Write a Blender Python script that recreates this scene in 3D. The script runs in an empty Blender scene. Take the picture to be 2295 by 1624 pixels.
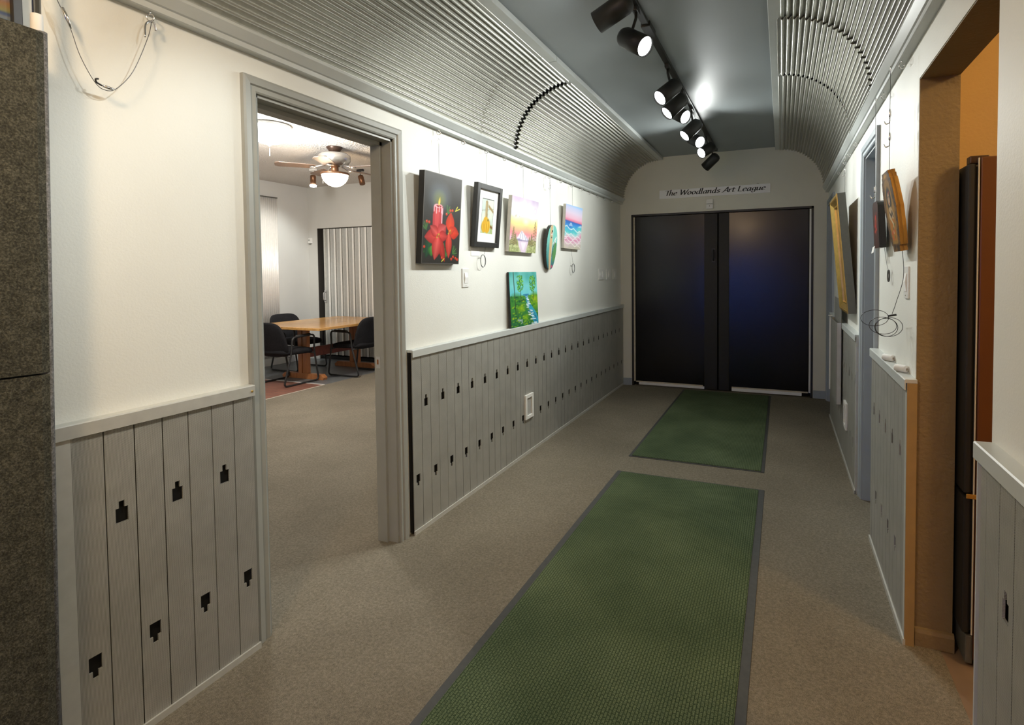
import bpy, bmesh, math, random
import numpy as np
from mathutils import Vector, Matrix
random.seed(7)
SC = bpy.context.scene
COL = SC.collection
PI = math.pi
L = 6.46            # y of the end wall
XL, XR = -0.03, 2.25  # wall faces

# ------------------------------------------------------------------ materials
def lin(c):
    return tuple((v/12.92 if v <= 0.04045 else ((v+0.055)/1.055)**2.4) for v in c)
def s255(r, g, b): return lin((r/255, g/255, b/255))
class NT:
    def __init__(s, name):
        s.m = bpy.data.materials.new(name); s.m.use_nodes = True
        s.t = s.m.node_tree; s.n = s.t.nodes; s.b = s.n['Principled BSDF']
    def new(s, t, **k):
        n = s.n.new(t)
        for a, v in k.items():
            if a in n.inputs.keys() if hasattr(n.inputs, 'keys') else False: n.inputs[a].default_value = v
            else: setattr(n, a, v)
        return n
    def link(s, a, b): s.t.links.new(a, b)
    def coord(s, kind='Object', scale=(1, 1, 1)):
        c = s.n.new('ShaderNodeTexCoord'); mp = s.n.new('ShaderNodeMapping')
        mp.inputs['Scale'].default_value = scale
        s.link(c.outputs[kind], mp.inputs['Vector']); return mp.outputs['Vector']
    def noise(s, vec, scale, detail=2, rough=0.5):
        n = s.n.new('ShaderNodeTexNoise'); n.inputs['Scale'].default_value = scale
        n.inputs['Detail'].default_value = detail; n.inputs['Roughness'].default_value = rough
        s.link(vec, n.inputs['Vector']); return n.outputs['Fac']
    def ramp(s, fac, stops):
        r = s.n.new('ShaderNodeValToRGB'); e = r.color_ramp.elements
        while len(e) < len(stops): e.new(0.5)
        for i, (p, c) in enumerate(stops):
            e[i].position = p; e[i].color = (*c, 1)
        s.link(fac, r.inputs['Fac']); return r.outputs['Color']
    def bump(s, h, strength=0.3, dist=0.01):
        b = s.n.new('ShaderNodeBump'); b.inputs['Strength'].default_value = strength
        b.inputs['Distance'].default_value = dist
        s.link(h, b.inputs['Height']); s.link(b.outputs['Normal'], s.b.inputs['Normal'])
    def math(s, op, a, b=None):
        n = s.n.new('ShaderNodeMath'); n.operation = op
        for i, v in enumerate((a, b)):
            if v is None: continue
            if isinstance(v, (int, float)): n.inputs[i].default_value = v
            else: s.link(v, n.inputs[i])
        return n.outputs[0]
    def set(s, col=None, rough=None, metal=None, spec=None, **k):
        if col is not None: s.b.inputs['Base Color'].default_value = (*col, 1)
        if rough is not None: s.b.inputs['Roughness'].default_value = rough
        if metal is not None: s.b.inputs['Metallic'].default_value = metal
        if spec is not None: s.b.inputs['Specular IOR Level'].default_value = spec
        return s

def plain(name, col, rough=0.5, metal=0.0, var=0.06, nscale=30, bump=0.0, bscale=200, spec=0.5, bdist=0.002):
    m = NT(name).set(col, rough, metal, spec)
    v = m.coord()
    f = m.noise(v, nscale, 3)
    lo = tuple(max(0, c*(1-var)) for c in col); hi = tuple(min(1, c*(1+var)) for c in col)
    m.link(m.ramp(f, [(0.3, lo), (0.7, hi)]), m.b.inputs['Base Color'])
    if bump: m.bump(m.noise(v, bscale, 2), bump, bdist)
    return m.m

def emis(name, col, strength):
    m = NT(name).set((0.8, 0.8, 0.8), 0.4)
    m.b.inputs['Emission Color'].default_value = (*col, 1); m.b.inputs['Emission Strength'].default_value = strength
    return m.m

M = {}
M['wall'] = plain('wall_paint', (0.80, 0.805, 0.755), 0.55, var=0.015, nscale=4, bump=0.25, bscale=160)
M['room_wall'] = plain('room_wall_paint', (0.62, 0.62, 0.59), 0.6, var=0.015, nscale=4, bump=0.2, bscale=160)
M['kitchen'] = plain('kitchen_paint', (0.62, 0.42, 0.17), 0.6, var=0.03, nscale=6, bump=0.5, bscale=90)
M['jamb'] = plain('jamb_paint', (0.23, 0.165, 0.075), 0.6, var=0.05, nscale=8, bump=0.8, bscale=70, bdist=0.004)
M['ceil'] = plain('ceiling_paint', (0.30, 0.335, 0.345), 0.5, var=0.02, nscale=3, bump=0.12, bscale=120)
M['popcorn'] = plain('popcorn_ceiling', (0.62, 0.60, 0.57), 0.8, var=0.05, nscale=40, bump=1.0, bscale=45, bdist=0.02)
M['rail'] = plain('rail_paint', (0.55, 0.58, 0.565), 0.35, var=0.03, nscale=10)
M['casing'] = plain('casing_paint', (0.34, 0.345, 0.315), 0.4, var=0.03, nscale=12)
M['casing2'] = plain('blue_grey_paint', (0.34, 0.385, 0.42), 0.45, var=0.03, nscale=12)
M['tan'] = plain('tan_panel', (0.36, 0.235, 0.085), 0.55, var=0.06, nscale=20)
M['void'] = plain('dark_void', (0.006, 0.006, 0.006), 0.9, var=0.0)
M['alu'] = plain('grey_metal_trim', (0.60, 0.60, 0.56), 0.40, 0.3, var=0.05, nscale=25)
M['chrome'] = plain('bright_wire', (0.75, 0.75, 0.75), 0.2, 1.0, var=0.0)
M['steelwire'] = plain('thin_wire', (0.14, 0.14, 0.14), 0.35, 0.7, var=0.0)
M['darkwire'] = plain('dark_wire', (0.04, 0.04, 0.04), 0.4, 0.5, var=0.0)
M['white'] = plain('white_plastic', (0.82, 0.82, 0.79), 0.35, var=0.01)
M['paper'] = plain('white_paper', (0.85, 0.85, 0.83), 0.7, var=0.01)
M['blk'] = plain('black_metal', (0.018, 0.018, 0.018), 0.42, 0.0, var=0.1)
M['spot'] = plain('spotlight_black', (0.022, 0.022, 0.02), 0.45, 0.0, var=0.1)
M['blkframe'] = plain('black_wood', (0.022, 0.021, 0.02), 0.4, var=0.15, nscale=40)
M['gold'] = plain('gold_leaf', (0.62, 0.42, 0.12), 0.33, 0.85, var=0.12, nscale=30)
M['greyside'] = plain('grey_frame_side', (0.10, 0.10, 0.085), 0.5, var=0.08)
M['lens'] = emis('lit_lens', (0.95, 0.98, 1.0), 14)
M['dome'] = emis('lit_dome', (1.0, 0.98, 0.95), 9)
M['bowl'] = emis('lit_bowl', (1.0, 0.85, 0.66), 6)
M['rubber'] = plain('mat_rubber', (0.05, 0.052, 0.05), 0.7, var=0.1, nscale=40)
M['brown'] = plain('bronze', (0.06, 0.035, 0.025), 0.35, 0.5, var=0.1)
M['nickel'] = plain('brushed_nickel', (0.62, 0.6, 0.57), 0.3, 0.9, var=0.04)
M['blade'] = plain('fan_blade_wood', (0.10, 0.065, 0.045), 0.45, var=0.2, nscale=8)
M['copper'] = plain('copper_can', (0.15, 0.07, 0.033), 0.35, 0.6, var=0.1)
M['fridge_side'] = plain('fridge_side', (0.12, 0.042, 0.012), 0.38, 0.1, var=0.05, nscale=6)
M['fridge_door'] = plain('fridge_door', (0.008, 0.008, 0.008), 0.6, var=0.0)
M['tile'] = plain('kitchen_tile', (0.24, 0.17, 0.12), 0.45, var=0.12, nscale=9)
M['wood_strip'] = plain('bare_wood_strip', (0.62, 0.55, 0.42), 0.6, var=0.1, nscale=40)

def galv():
    m = NT('galvanised_sheet').set((0.5, 0.5, 0.46), 0.36, 0.65)
    v = m.coord()
    f = m.noise(v, 60, 4, 0.6)
    m.link(m.ramp(f, [(0.3, (0.46, 0.46, 0.415)), (0.7, (0.56, 0.56, 0.51))]), m.b.inputs['Base Color'])
    r = m.n.new('ShaderNodeMapRange'); r.inputs['To Min'].default_value = 0.34; r.inputs['To Max'].default_value = 0.42
    m.link(f, r.inputs['Value']); m.link(r.outputs[0], m.b.inputs['Roughness'])
    return m.m
M['galv'] = galv()

def perf(name, pitch=0.0062):
    """perforated steel plank: staggered rows of punched dots"""
    m = NT(name).set((0.45, 0.44, 0.41), 0.45, 0.3)
    c = m.n.new('ShaderNodeTexCoord'); sp = m.n.new('ShaderNodeSeparateXYZ'); m.link(c.outputs['Object'], sp.inputs[0])
    a = m.math('MULTIPLY', sp.outputs['Y'], 2*PI/pitch); b = m.math('MULTIPLY', sp.outputs['Z'], 2*PI/pitch)
    p = m.math('SINE', m.math('ADD', a, b)); q = m.math('SINE', m.math('SUBTRACT', a, b))
    d = m.math('MULTIPLY', p, q)
    v = m.coord()
    f = m.noise(v, 14, 3); f2 = m.noise(v, 3, 2)
    base = m.ramp(m.math('ADD', m.math('MULTIPLY', f, 0.5), m.math('MULTIPLY', f2, 0.5)), [(0.3, (0.42, 0.415, 0.375)), (0.7, (0.55, 0.545, 0.50))])
    mix = m.n.new('ShaderNodeMix'); mix.data_type = 'RGBA'
    k = m.n.new('ShaderNodeMapRange'); k.inputs['From Min'].default_value = 0.05; k.inputs['From Max'].default_value = 0.6
    m.link(d, k.inputs['Value']); m.link(k.outputs[0], mix.inputs['Factor'])
    m.link(base, mix.inputs[6]); mix.inputs[7].default_value = (0.10, 0.097, 0.085, 1)
    m.link(mix.outputs[2], m.b.inputs['Base Color'])
    m.bump(d, 0.25, 0.0015)
    return m.m
M['perf'] = perf('perforated_steel')
M['perf2'] = perf('coarse_perforated_steel', 0.016)

def carpet(name, cols, scale=420, bdist=0.004, big=1.6, bigamt=0.35):
    m = NT(name).set(cols[1], 0.95, 0, 0.15)
    v = m.coord()
    f = m.noise(v, scale, 2, 0.7); g = m.noise(v, big, 3, 0.55); h = m.noise(v, scale*0.22, 2, 0.6)
    x = m.math('ADD', m.math('MULTIPLY', f, 0.6), m.math('ADD', m.math('MULTIPLY', h, 0.25), m.math('MULTIPLY', g, bigamt-0.2)))
    m.link(m.ramp(x, [(0.30, cols[0]), (0.48, cols[1]), (0.66, cols[2])]), m.b.inputs['Base Color'])
    m.bump(m.math('ADD', f, h), 0.6, bdist)
    return m.m
M['carpet'] = carpet('loop_carpet', [(0.055, 0.047, 0.034), (0.188, 0.165, 0.124), (0.37, 0.33, 0.256)])
M['felt'] = carpet('display_felt', [(0.020, 0.020, 0.015), (0.062, 0.060, 0.046), (0.15, 0.145, 0.11)], scale=210, big=5)
M['feltedge'] = carpet('felt_edge', [(0.06, 0.06, 0.06), (0.15, 0.15, 0.15), (0.28, 0.28, 0.29)], scale=160, big=6)

def matgreen():
    m = NT('ribbed_green_mat').set((0.05, 0.1, 0.05), 0.95, 0, 0.12)
    c = m.n.new('ShaderNodeTexCoord')
    mp = m.n.new('ShaderNodeMapping'); m.link(c.outputs['Object'], mp.inputs[0])
    br = m.n.new('ShaderNodeTexBrick'); br.inputs['Scale'].default_value = 1.0
    br.offset = 0.5; br.inputs['Brick Width'].default_value = 0.024; br.inputs['Row Height'].default_value = 0.011
    br.inputs['Mortar Size'].default_value = 0.0018; br.inputs['Mortar Smooth'].default_value = 0.7
    mp.inputs['Rotation'].default_value = (0, 0, PI/2)
    m.link(mp.outputs[0], br.inputs['Vector'])
    v = m.coord(); f = m.noise(v, 330, 2, 0.7); g = m.noise(v, 2.0, 3)
    x = m.math('ADD', m.math('MULTIPLY', f, 0.75), m.math('MULTIPLY', g, 0.25))
    base = m.ramp(x, [(0.34, (0.026, 0.042, 0.020)), (0.5, (0.102, 0.142, 0.074)), (0.66, (0.27, 0.325, 0.18))])
    mix = m.n.new('ShaderNodeMix'); mix.data_type = 'RGBA'
    m.link(m.math('MULTIPLY', br.outputs['Fac'], 0.75), mix.inputs['Factor']); m.link(base, mix.inputs[6]); mix.inputs[7].default_value = (0.02, 0.045, 0.02, 1)
    m.link(mix.outputs[2], m.b.inputs['Base Color'])
    m.bump(m.math('SUBTRACT', f, br.outputs['Fac']), 0.7, 0.004)
    return m.m
M['mat'] = matgreen()

def brick():
    m = NT('red_brick_floor').set((0.2, 0.09, 0.06), 0.6)
    v = m.coord(); br = m.n.new('ShaderNodeTexBrick'); br.inputs['Scale'].default_value = 1
    br.inputs['Brick Width'].default_value = 0.2; br.inputs['Row Height'].default_value = 0.1; br.inputs['Mortar Size'].default_value = 0.004
    br.inputs['Color1'].default_value = (0.19, 0.075, 0.05, 1); br.inputs['Color2'].default_value = (0.25, 0.11, 0.075, 1); br.inputs['Mortar'].default_value = (0.12, 0.08, 0.06, 1)
    m.link(v, br.inputs['Vector']); m.link(br.outputs['Color'], m.b.inputs['Base Color']); m.bump(br.outputs['Fac'], -0.4, 0.004)
    return m.m
M['brick'] = brick()
M['slate'] = plain('grey_slate_floor', (0.14, 0.15, 0.155), 0.35, var=0.2, nscale=5, bump=0.1, bscale=20)

def wood(name, c0, c1, scale=(1, 14, 14), rough=0.35):
    m = NT(name).set(c0, rough)
    v = m.coord(scale=scale); f = m.noise(v, 3, 4, 0.6)
    m.link(m.ramp(f, [(0.3, c0), (0.7, c1)]), m.b.inputs['Base Color'])
    return m.m
M['oak'] = wood('oak', (0.50, 0.25, 0.07), (0.66, 0.38, 0.13), (14, 1, 14), 0.22)
M['oak2'] = wood('red_oak_legs', (0.36, 0.13, 0.045), (0.50, 0.21, 0.075), (14, 14, 1), 0.35)
M['woodback'] = wood('honey_wood_edge', (0.34, 0.16, 0.03), (0.6, 0.33, 0.07), (10, 10, 1), 0.3)
M['fabric'] = carpet('black_chair_fabric', [(0.006, 0.006, 0.007), (0.016, 0.016, 0.018), (0.035, 0.035, 0.038)], scale=500, big=8, bdist=0.001)

def blackdoor():
    m = NT('black_gloss_door').set((0.008, 0.0075, 0.007), 0.22, 0, 0.4)
    v = m.coord(); f = m.noise(v, 5, 3); g = m.noise(v, 90, 2)
    r = m.n.new('ShaderNodeMapRange'); r.inputs['To Min'].default_value = 0.20; r.inputs['To Max'].default_value = 0.25
    m.link(f, r.inputs['Value']); m.link(r.outputs[0], m.b.inputs['Roughness'])
    m.bump(m.math('ADD', f, m.math('MULTIPLY', g, 0.05)), 0.03, 0.01)
    return m.m
M['door'] = blackdoor()
M['doorband'] = plain('black_matte_board', (0.017, 0.016, 0.013), 0.5, var=0.1, spec=0.35)

def artmat():
    m = NT('painted_surface').set((1, 1, 1), 0.42, 0, 0.35)
    a = m.n.new('ShaderNodeAttribute'); a.attribute_name = 'paint'
    m.link(a.outputs['Color'], m.b.inputs['Base Color'])
    m.bump(m.noise(m.coord(), 220, 2), 0.15, 0.001)
    return m.m
M['art'] = artmat()

# ------------------------------------------------------------------ mesh helpers
class MB:
    def __init__(s): s.v = []; s.f = []; s.sm = []
    def add(s, vs, fs, smooth=False):
        o = len(s.v); s.v += [tuple(p) for p in vs]; s.f += [tuple(i+o for i in f) for f in fs]; s.sm += [smooth]*len(fs); return s
    def box(s, x0, x1, y0, y1, z0, z1):
        vs = [(x, y, z) for x in (x0, x1) for y in (y0, y1) for z in (z0, z1)]
        return s.add(vs, [(0, 1, 3, 2), (4, 6, 7, 5), (0, 4, 5, 1), (2, 3, 7, 6), (0, 2, 6, 4), (1, 5, 7, 3)])
    def bbox(s, x0, x1, y0, y1, z0, z1, b=0.004):
        """box with chamfered edges"""
        bm = bmesh.new(); bmesh.ops.create_cube(bm, size=1)
        for v in bm.verts:
            v.co = Vector((x0 if v.co.x < 0 else x1, y0 if v.co.y < 0 else y1, z0 if v.co.z < 0 else z1))
        bmesh.ops.bevel(bm, geom=bm.edges[:], offset=b, segments=2, affect='EDGES', profile=0.6)
        bm.verts.index_update()
        s.add([tuple(v.co) for v in bm.verts], [tuple(v.index for v in f.verts) for f in bm.faces]); bm.free(); return s
    def tube(s, pts, r, n=8, closed=False, cap=True):
        P = [Vector(p) for p in pts]; N = len(P)
        rr = r if isinstance(r, (list, tuple)) else [r]*N
        T = []
        for i in range(N):
            a = P[(i-1) % N] if (closed or i > 0) else P[i]; b = P[(i+1) % N] if (closed or i < N-1) else P[i]
            T.append((b-a).normalized() if (b-a).length > 1e-9 else Vector((0, 0, 1)))
        up = Vector((0, 0, 1)) if abs(T[0].z) < 0.9 else Vector((1, 0, 0))
        u = T[0].cross(up).normalized(); vs = []
        for i in range(N):
            u = (u - T[i]*u.dot(T[i])).normalized(); w = T[i].cross(u)
            for k in range(n):
                a = 2*PI*k/n; vs.append(P[i] + (u*math.cos(a)+w*math.sin(a))*rr[i])
        fs = []
        for i in range(N if closed else N-1):
            j = (i+1) % N
            for k in range(n): fs.append((i*n+k, i*n+(k+1) % n, j*n+(k+1) % n, j*n+k))
        if not closed and cap: fs += [tuple(range(n))[::-1], tuple((N-1)*n+k for k in range(n))]
        return s.add(vs, fs, True)
    def lathe(s, prof, c=(0, 0, 0), n=32, axis=None, smooth=True):
        """prof: list of (r, h) along axis (default +z) from point c"""
        A = Vector(axis).normalized() if axis is not None else Vector((0, 0, 1))
        up = Vector((0, 0, 1)) if abs(A.z) < 0.9 else Vector((1, 0, 0))
        u = A.cross(up).normalized(); w = A.cross(u); C = Vector(c); vs = []
        for r, h in prof:
            for k in range(n):
                a = 2*PI*k/n; vs.append(C + A*h + (u*math.cos(a)+w*math.sin(a))*max(r, 1e-5))
        fs = []
        for i in range(len(prof)-1):
            for k in range(n): fs.append((i*n+k, i*n+(k+1) % n, (i+1)*n+(k+1) % n, (i+1)*n+k))
        fs += [tuple(range(n))[::-1], tuple((len(prof)-1)*n+k for k in range(n))]
        return s.add(vs, fs, smooth)
    def prism(s, pts, z0, z1, fn=lambda x, y, z: (x, y, z)):
        n = len(pts)
        vs = [fn(x, y, z0) for x, y in pts] + [fn(x, y, z1) for x, y in pts]
        fs = [tuple(range(n))[::-1], tuple(range(n, 2*n))] + [(i, (i+1) % n, n+(i+1) % n, n+i) for i in range(n)]
        return s.add(vs, fs)
    def sell(s, c, a, e1=0.4, e2=0.4, nu=32, nv=16, fn=None):
        """superellipsoid cushion"""
        sg = lambda x, e: math.copysign(abs(x)**e, x)
        vs = []
        for i in range(nv+1):
            t = -PI/2 + PI*i/nv
            for k in range(nu):
                p = 2*PI*k/nu
                x = a[0]*sg(math.cos(t), e1)*sg(math.cos(p), e2); y = a[1]*sg(math.cos(t), e1)*sg(math.sin(p), e2); z = a[2]*sg(math.sin(t), e1)
                if fn: x, y, z = fn(x, y, z)
                vs.append((c[0]+x, c[1]+y, c[2]+z))
        fs = []
        for i in range(nv):
            for k in range(nu): fs.append((i*nu+k, i*nu+(k+1) % nu, (i+1)*nu+(k+1) % nu, (i+1)*nu+k))
        return s.add(vs, fs, True)
    def build(s, name, mat, parent=None, world=True, origin=None, mods=None):
        v = np.array(s.v, float)
        if parent is not None:
            off = np.array(parent['wo'] if 'wo' in parent else (0, 0, 0)) if world else np.zeros(3); loc = (0, 0, 0)
        else:
            if origin is None:
                lo, hi = v.min(0), v.max(0); origin = ((lo[0]+hi[0])/2, (lo[1]+hi[1])/2, lo[2])
            off = np.array(origin); loc = origin
        me = bpy.data.meshes.new(name)
        me.from_pydata([tuple(p) for p in v-off], [], s.f)
        me.polygons.foreach_set('use_smooth', s.sm)
        bm = bmesh.new(); bm.from_mesh(me); bmesh.ops.recalc_face_normals(bm, faces=bm.faces); bm.to_mesh(me); bm.free()
        me.materials.append(mat)
        o = bpy.data.objects.new(name, me); COL.objects.link(o); o.location = loc
        if parent is not None:
            o.parent = parent
            if parent.type == 'MESH': o['wo'] = tuple(float(x) for x in (parent['wo'] if 'wo' in parent else (0, 0, 0)))
            else: o['wo'] = tuple(float(x) for x in (parent['wo'] if 'wo' in parent else (0, 0, 0)))
        else: o['wo'] = tuple(float(x) for x in origin)
        return o

def tag(o, label, cat, group=None, kind=None):
    o['label'] = label; o['category'] = cat
    if group: o['group'] = group
    if kind: o['kind'] = kind
    return o
def thing(name, label, cat, loc=(0, 0, 0), rot=(0, 0, 0), group=None):
    """an Empty at the base; parts given in world coordinates are shifted by loc, parts built with world=False are local"""
    o = bpy.data.objects.new(name, None); COL.objects.link(o); o.empty_display_size = 0.05
    o.location = loc; o.rotation_euler = rot; o['wo'] = tuple(float(x) for x in loc)
    return tag(o, label, cat, group)
def struct(o): o['kind'] = 'structure'; return o
def dup(root, loc, rot=(0, 0, 0), label=None):
    r = root.copy(); COL.objects.link(r); r.location = loc; r.rotation_euler = rot
    if label: r['label'] = label
    for ch in list(root.children):
        c = ch.copy(); COL.objects.link(c); c.parent = r
        for g in ch.children:
            d = g.copy(); COL.objects.link(d); d.parent = c
    return r
def spline(pts, k=6, closed=False):
    P = [Vector(p) for p in pts]; n = len(P); out = []
    for i in range(n if closed else n-1):
        p0 = P[(i-1) % n] if closed or i > 0 else P[i]; p1 = P[i]; p2 = P[(i+1) % n]; p3 = P[(i+2) % n] if closed or i < n-2 else P[(i+1) % n]
        for j in range(k):
            t = j/k
            out.append(0.5*((2*p1)+(p2-p0)*t+(2*p0-5*p1+4*p2-p3)*t*t+(3*p1-p0-3*p2+p3)*t**3))
    if not closed: out.append(P[-1])
    return out
def fillet(pts, r, k=5, closed=True):
    P = [Vector(p) for p in pts]; n = len(P); out = []
    for i in range(n):
        if not closed and i in (0, n-1): out.append(P[i]); continue
        a, b, c = P[(i-1) % n], P[i], P[(i+1) % n]
        u, w = (a-b), (c-b); rr = min(r, u.length*0.45, w.length*0.45)
        s, e = b+u.normalized()*rr, b+w.normalized()*rr
        for j in range(k+1):
            t = j/k; out.append(s*(1-t)**2+b*2*t*(1-t)+e*t*t)
    return out

# ------------------------------------------------------------------ camera
cam = bpy.data.cameras.new('camera'); co = bpy.data.objects.new('camera', cam); COL.objects.link(co)
FX, CX, CY, WW, HH = 1217.664, 1245.455, 650.675, 2295, 1624
ya, pa, ra = [math.radians(a) for a in (22.6083, 1.9497, 0.5520)]
f = Vector((-math.sin(ya)*math.cos(pa), math.cos(ya)*math.cos(pa), -math.sin(pa)))
rt = Vector((math.cos(ya), math.sin(ya), 0)); dn = f.cross(rt)
rt2 = rt*math.cos(ra)+dn*math.sin(ra); dn2 = -rt*math.sin(ra)+dn*math.cos(ra)
Rm = Matrix((rt2, -dn2, -f)).transposed()
co.matrix_world = Matrix.Translation((1.7953, 0, 1.3915)) @ Rm.to_4x4()
cam.sensor_width = 36; cam.lens = FX*36/WW
cam.shift_x = (WW/2-CX)/WW; cam.shift_y = (CY-HH/2)/WW
cam.clip_start = 0.02
SC.camera = co

# ------------------------------------------------------------------ setting
ZC = 2.735
YB = -4.0
struct(MB().box(-0.03, 2.335, YB, L+0.2, -0.1, 0).build('floor', M['carpet']))
KF = struct(MB().box(2.335, 5.2, YB, 3.2, -0.1, -0.002).build('floor_kitchen', M['tile']))
struct(MB().box(-3.52, -0.03, 0.2, 6.95, -0.1, 0).build('floor_studio', M['carpet']))
struct(MB().box(-5.6, -3.52, 0.2, 5.15, -0.1, -0.001).build('floor_brick', M['brick']))
struct(MB().box(-5.6, -3.52, 5.15, 6.95, -0.1, -0.001).build('floor_slate', M['slate']))
struct(MB().box(-0.17, 2.4, YB, L+0.2, ZC, ZC+0.15).build('ceiling', M['ceil']))
# left wall with the doorway y 1.468..2.245, z<2.069
DY0, DY1, DZ = 1.468, 2.245, 2.069
b = MB()
b.box(-0.15, XL, -0.9, DY0, 0, ZC); b.box(-0.15, XL, DY1, L+0.1, 0, ZC); b.box(-0.15, XL, DY0, DY1, DZ, ZC)
struct(b.build('wall_left', M['wall']))
# right wall with kitchen opening y 1.55..2.33 and a side door
KY0, KY1, KZ = 1.55, 2.335, 2.075
RY0, RY1, RZ = 3.24, 3.70, 2.05
b = MB()
b.box(XR, 2.37, YB, KY0, 0, ZC); b.box(XR, 2.37, KY0, KY1, KZ, ZC); b.box(XR, 2.37, KY1, RY0, 0, ZC)
b.box(XR, 2.37, RY0, RY1, RZ, ZC); b.box(XR, 2.37, RY1, 5.78, 0, ZC); b.box(XR, 2.37, 5.78, 6.36, 2.05, ZC); b.box(XR, 2.37, 6.36, L+0.1, 0, ZC)
struct(b.build('wall_right', M['wall']))
# tan painted lining of the kitchen opening
b = MB(); b.box(XR+0.002, 2.372, KY1-0.004, KY1+0.0, 0, KZ); b.box(XR+0.002, 2.372, KY0, KY1, KZ-0.004, KZ); b.box(XR+0.002, 2.372, KY0, KY0+0.004, 0, KZ)
struct(b.build('trim_1', M['jamb']))
b = MB(); pr = [(0, 0), (0.014, 0), (0.014, 0.05), (0.009, 0.062), (0, 0.066)]
b.prism(pr, 0, 1, lambda d, z, t: (XR+0.004+t*0.122, KY1-0.004-d, z)); struct(b.build('baseboard_kitchen', M['jamb']))
# end wall around the double door
DX0, DX1, DHZ = 0.108, 2.108, 2.073
b = MB(); b.box(XL, DX0, L, L+0.14, 0, ZC); b.box(DX1, XR, L, L+0.14, 0, ZC); b.box(DX0, DX1, L, L+0.14, DHZ, ZC)
struct(b.build('wall_end', plain('end_wall_paint', (0.72, 0.705, 0.61), 0.6, var=0.02, nscale=4, bump=0.2, bscale=160)))
b = MB(); b.box(XL+0.03, DX0-0.005, L-0.012, L, 0, 0.085); struct(b.build('baseboard_end_left', M['casing2']))
b = MB(); b.box(DX1+0.005, XR, L-0.012, L, 0, 0.085); struct(b.build('baseboard_end_right', M['casing2']))
# back of the foyer behind the photographer
b = MB(); b.box(-1.7, -0.75, YB-0.1, YB, 0, ZC); b.box(1.55, 2.4, YB-0.1, YB, 0, ZC); b.box(-0.75, 1.55, YB-0.1, YB, 2.0, ZC)
struct(b.build('wall_back', M['wall']))
struct(MB().box(-1.8, -1.7, YB-0.1, -0.9, 0, ZC).build('wall_foyer_left', M['wall']))
struct(MB().box(-1.7, -0.15, -1.0, -0.9, 0, ZC).build('wall_foyer_side', M['wall']))
struct(MB().box(-1.8, -0.03, YB, -0.9, -0.1, 0).build('floor_foyer', M['carpet']))
struct(MB().box(-1.8, -0.17, YB-0.1, -0.9, ZC, ZC+0.1).build('ceiling_foyer', M['ceil']))
w = MB(); w.box(-0.75, -0.69, YB-0.08, YB-0.02, 0, 2.0); w.box(1.49, 1.55, YB-0.08, YB-0.02, 0, 2.0); w.box(-0.69, 1.49, YB-0.08, YB-0.02, 1.94, 2.0); w.box(-0.69, 1.49, YB-0.08, YB-0.02, 0, 0.12); w.box(0.37, 0.43, YB-0.08, YB-0.02, 0.12, 1.94)
wo = struct(w.build('window_1', M['casing']))
g = NT('front_door_glass').set((0.9, 0.95, 1.0), 0.02); g.b.inputs['Transmission Weight'].default_value = 1.0
MB().box(-0.69, 1.49, YB-0.055, YB-0.045, 0.12, 1.94).build('window_pane', g.m, wo)
struct(MB().box(-14, 16, YB-30, YB-0.1, -0.2, -0.02).build('ground', plain('pavement', (0.3, 0.3, 0.3), 0.9)))

# studio behind the left doorway
RX, RY, RC = -5.43, 6.742, 2.815
b = MB(); b.box(RX-0.15, RX, 0.2, RY+0.3, 0, RC); struct(b.build('wall_studio_left', M['room_wall']))
AX0, AX1, AZ = -5.235, -2.6, 2.14   # recess of the folding door
for nm, q in (('wall_studio_end_left', (RX, AX0, RY, RY+0.15, 0, RC)), ('wall_studio_end_header', (AX0, AX1, RY, RY+0.15, AZ, RC)), ('wall_studio_end_right', (AX1, -0.15, RY, RY+0.15, 0, RC))): struct(MB().box(*q).build(nm, M['room_wall']))
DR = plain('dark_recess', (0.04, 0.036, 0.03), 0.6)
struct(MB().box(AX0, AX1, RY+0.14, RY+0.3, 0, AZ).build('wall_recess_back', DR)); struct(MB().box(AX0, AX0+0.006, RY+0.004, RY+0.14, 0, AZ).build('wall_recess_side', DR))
b = MB(); b.box(RX, -0.15, 0.05, 0.2, 0, RC); struct(b.build('wall_studio_front', M['room_wall']))
struct(MB().box(RX-0.15, -0.15, 0.05, RY+0.3, RC, RC+0.1).build('ceiling_studio', M['popcorn']))
b = MB(); b.box(RX, RX+0.015, 0.2, RY, 0, 0.1); struct(b.build('baseboard_studio_left', M['white']))
b = MB(); b.box(RX+0.015, AX0, RY-0.015, RY, 0, 0.1); struct(b.build('baseboard_studio_end', M['white']))
b = MB(); b.box(-5.40, -3.52, 5.145, 5.165, -0.0005, 0.004); struct(b.build('trim_2', M['white']))
b = MB(); b.box(-3.53, -3.51, 0.3, 5.15, -0.0005, 0.003); struct(b.build('trim_3', plain('carpet_edge', (0.55, 0.5, 0.42), 0.6)))

# kitchen shell
b = MB(); b.box(2.372, 5.2, 2.98, 3.1, 0, 2.75); struct(b.build('wall_kitchen_far', M['kitchen']))
b = MB(); b.box(5.1, 5.2, YB, 2.98, 0, 2.75); struct(b.build('wall_kitchen_right', M['kitchen']))
b = MB(); b.box(2.372, 5.1, -0.6, -0.5, 0, 2.75); struct(b.build('wall_kitchen_near', M['kitchen']))
b = MB(); b.box(2.372, 5.2, -0.6, 3.1, 2.75, 2.85); struct(b.build('ceiling_kitchen', plain('kitchen_ceiling', (0.7, 0.62, 0.48), 0.7)))

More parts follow.
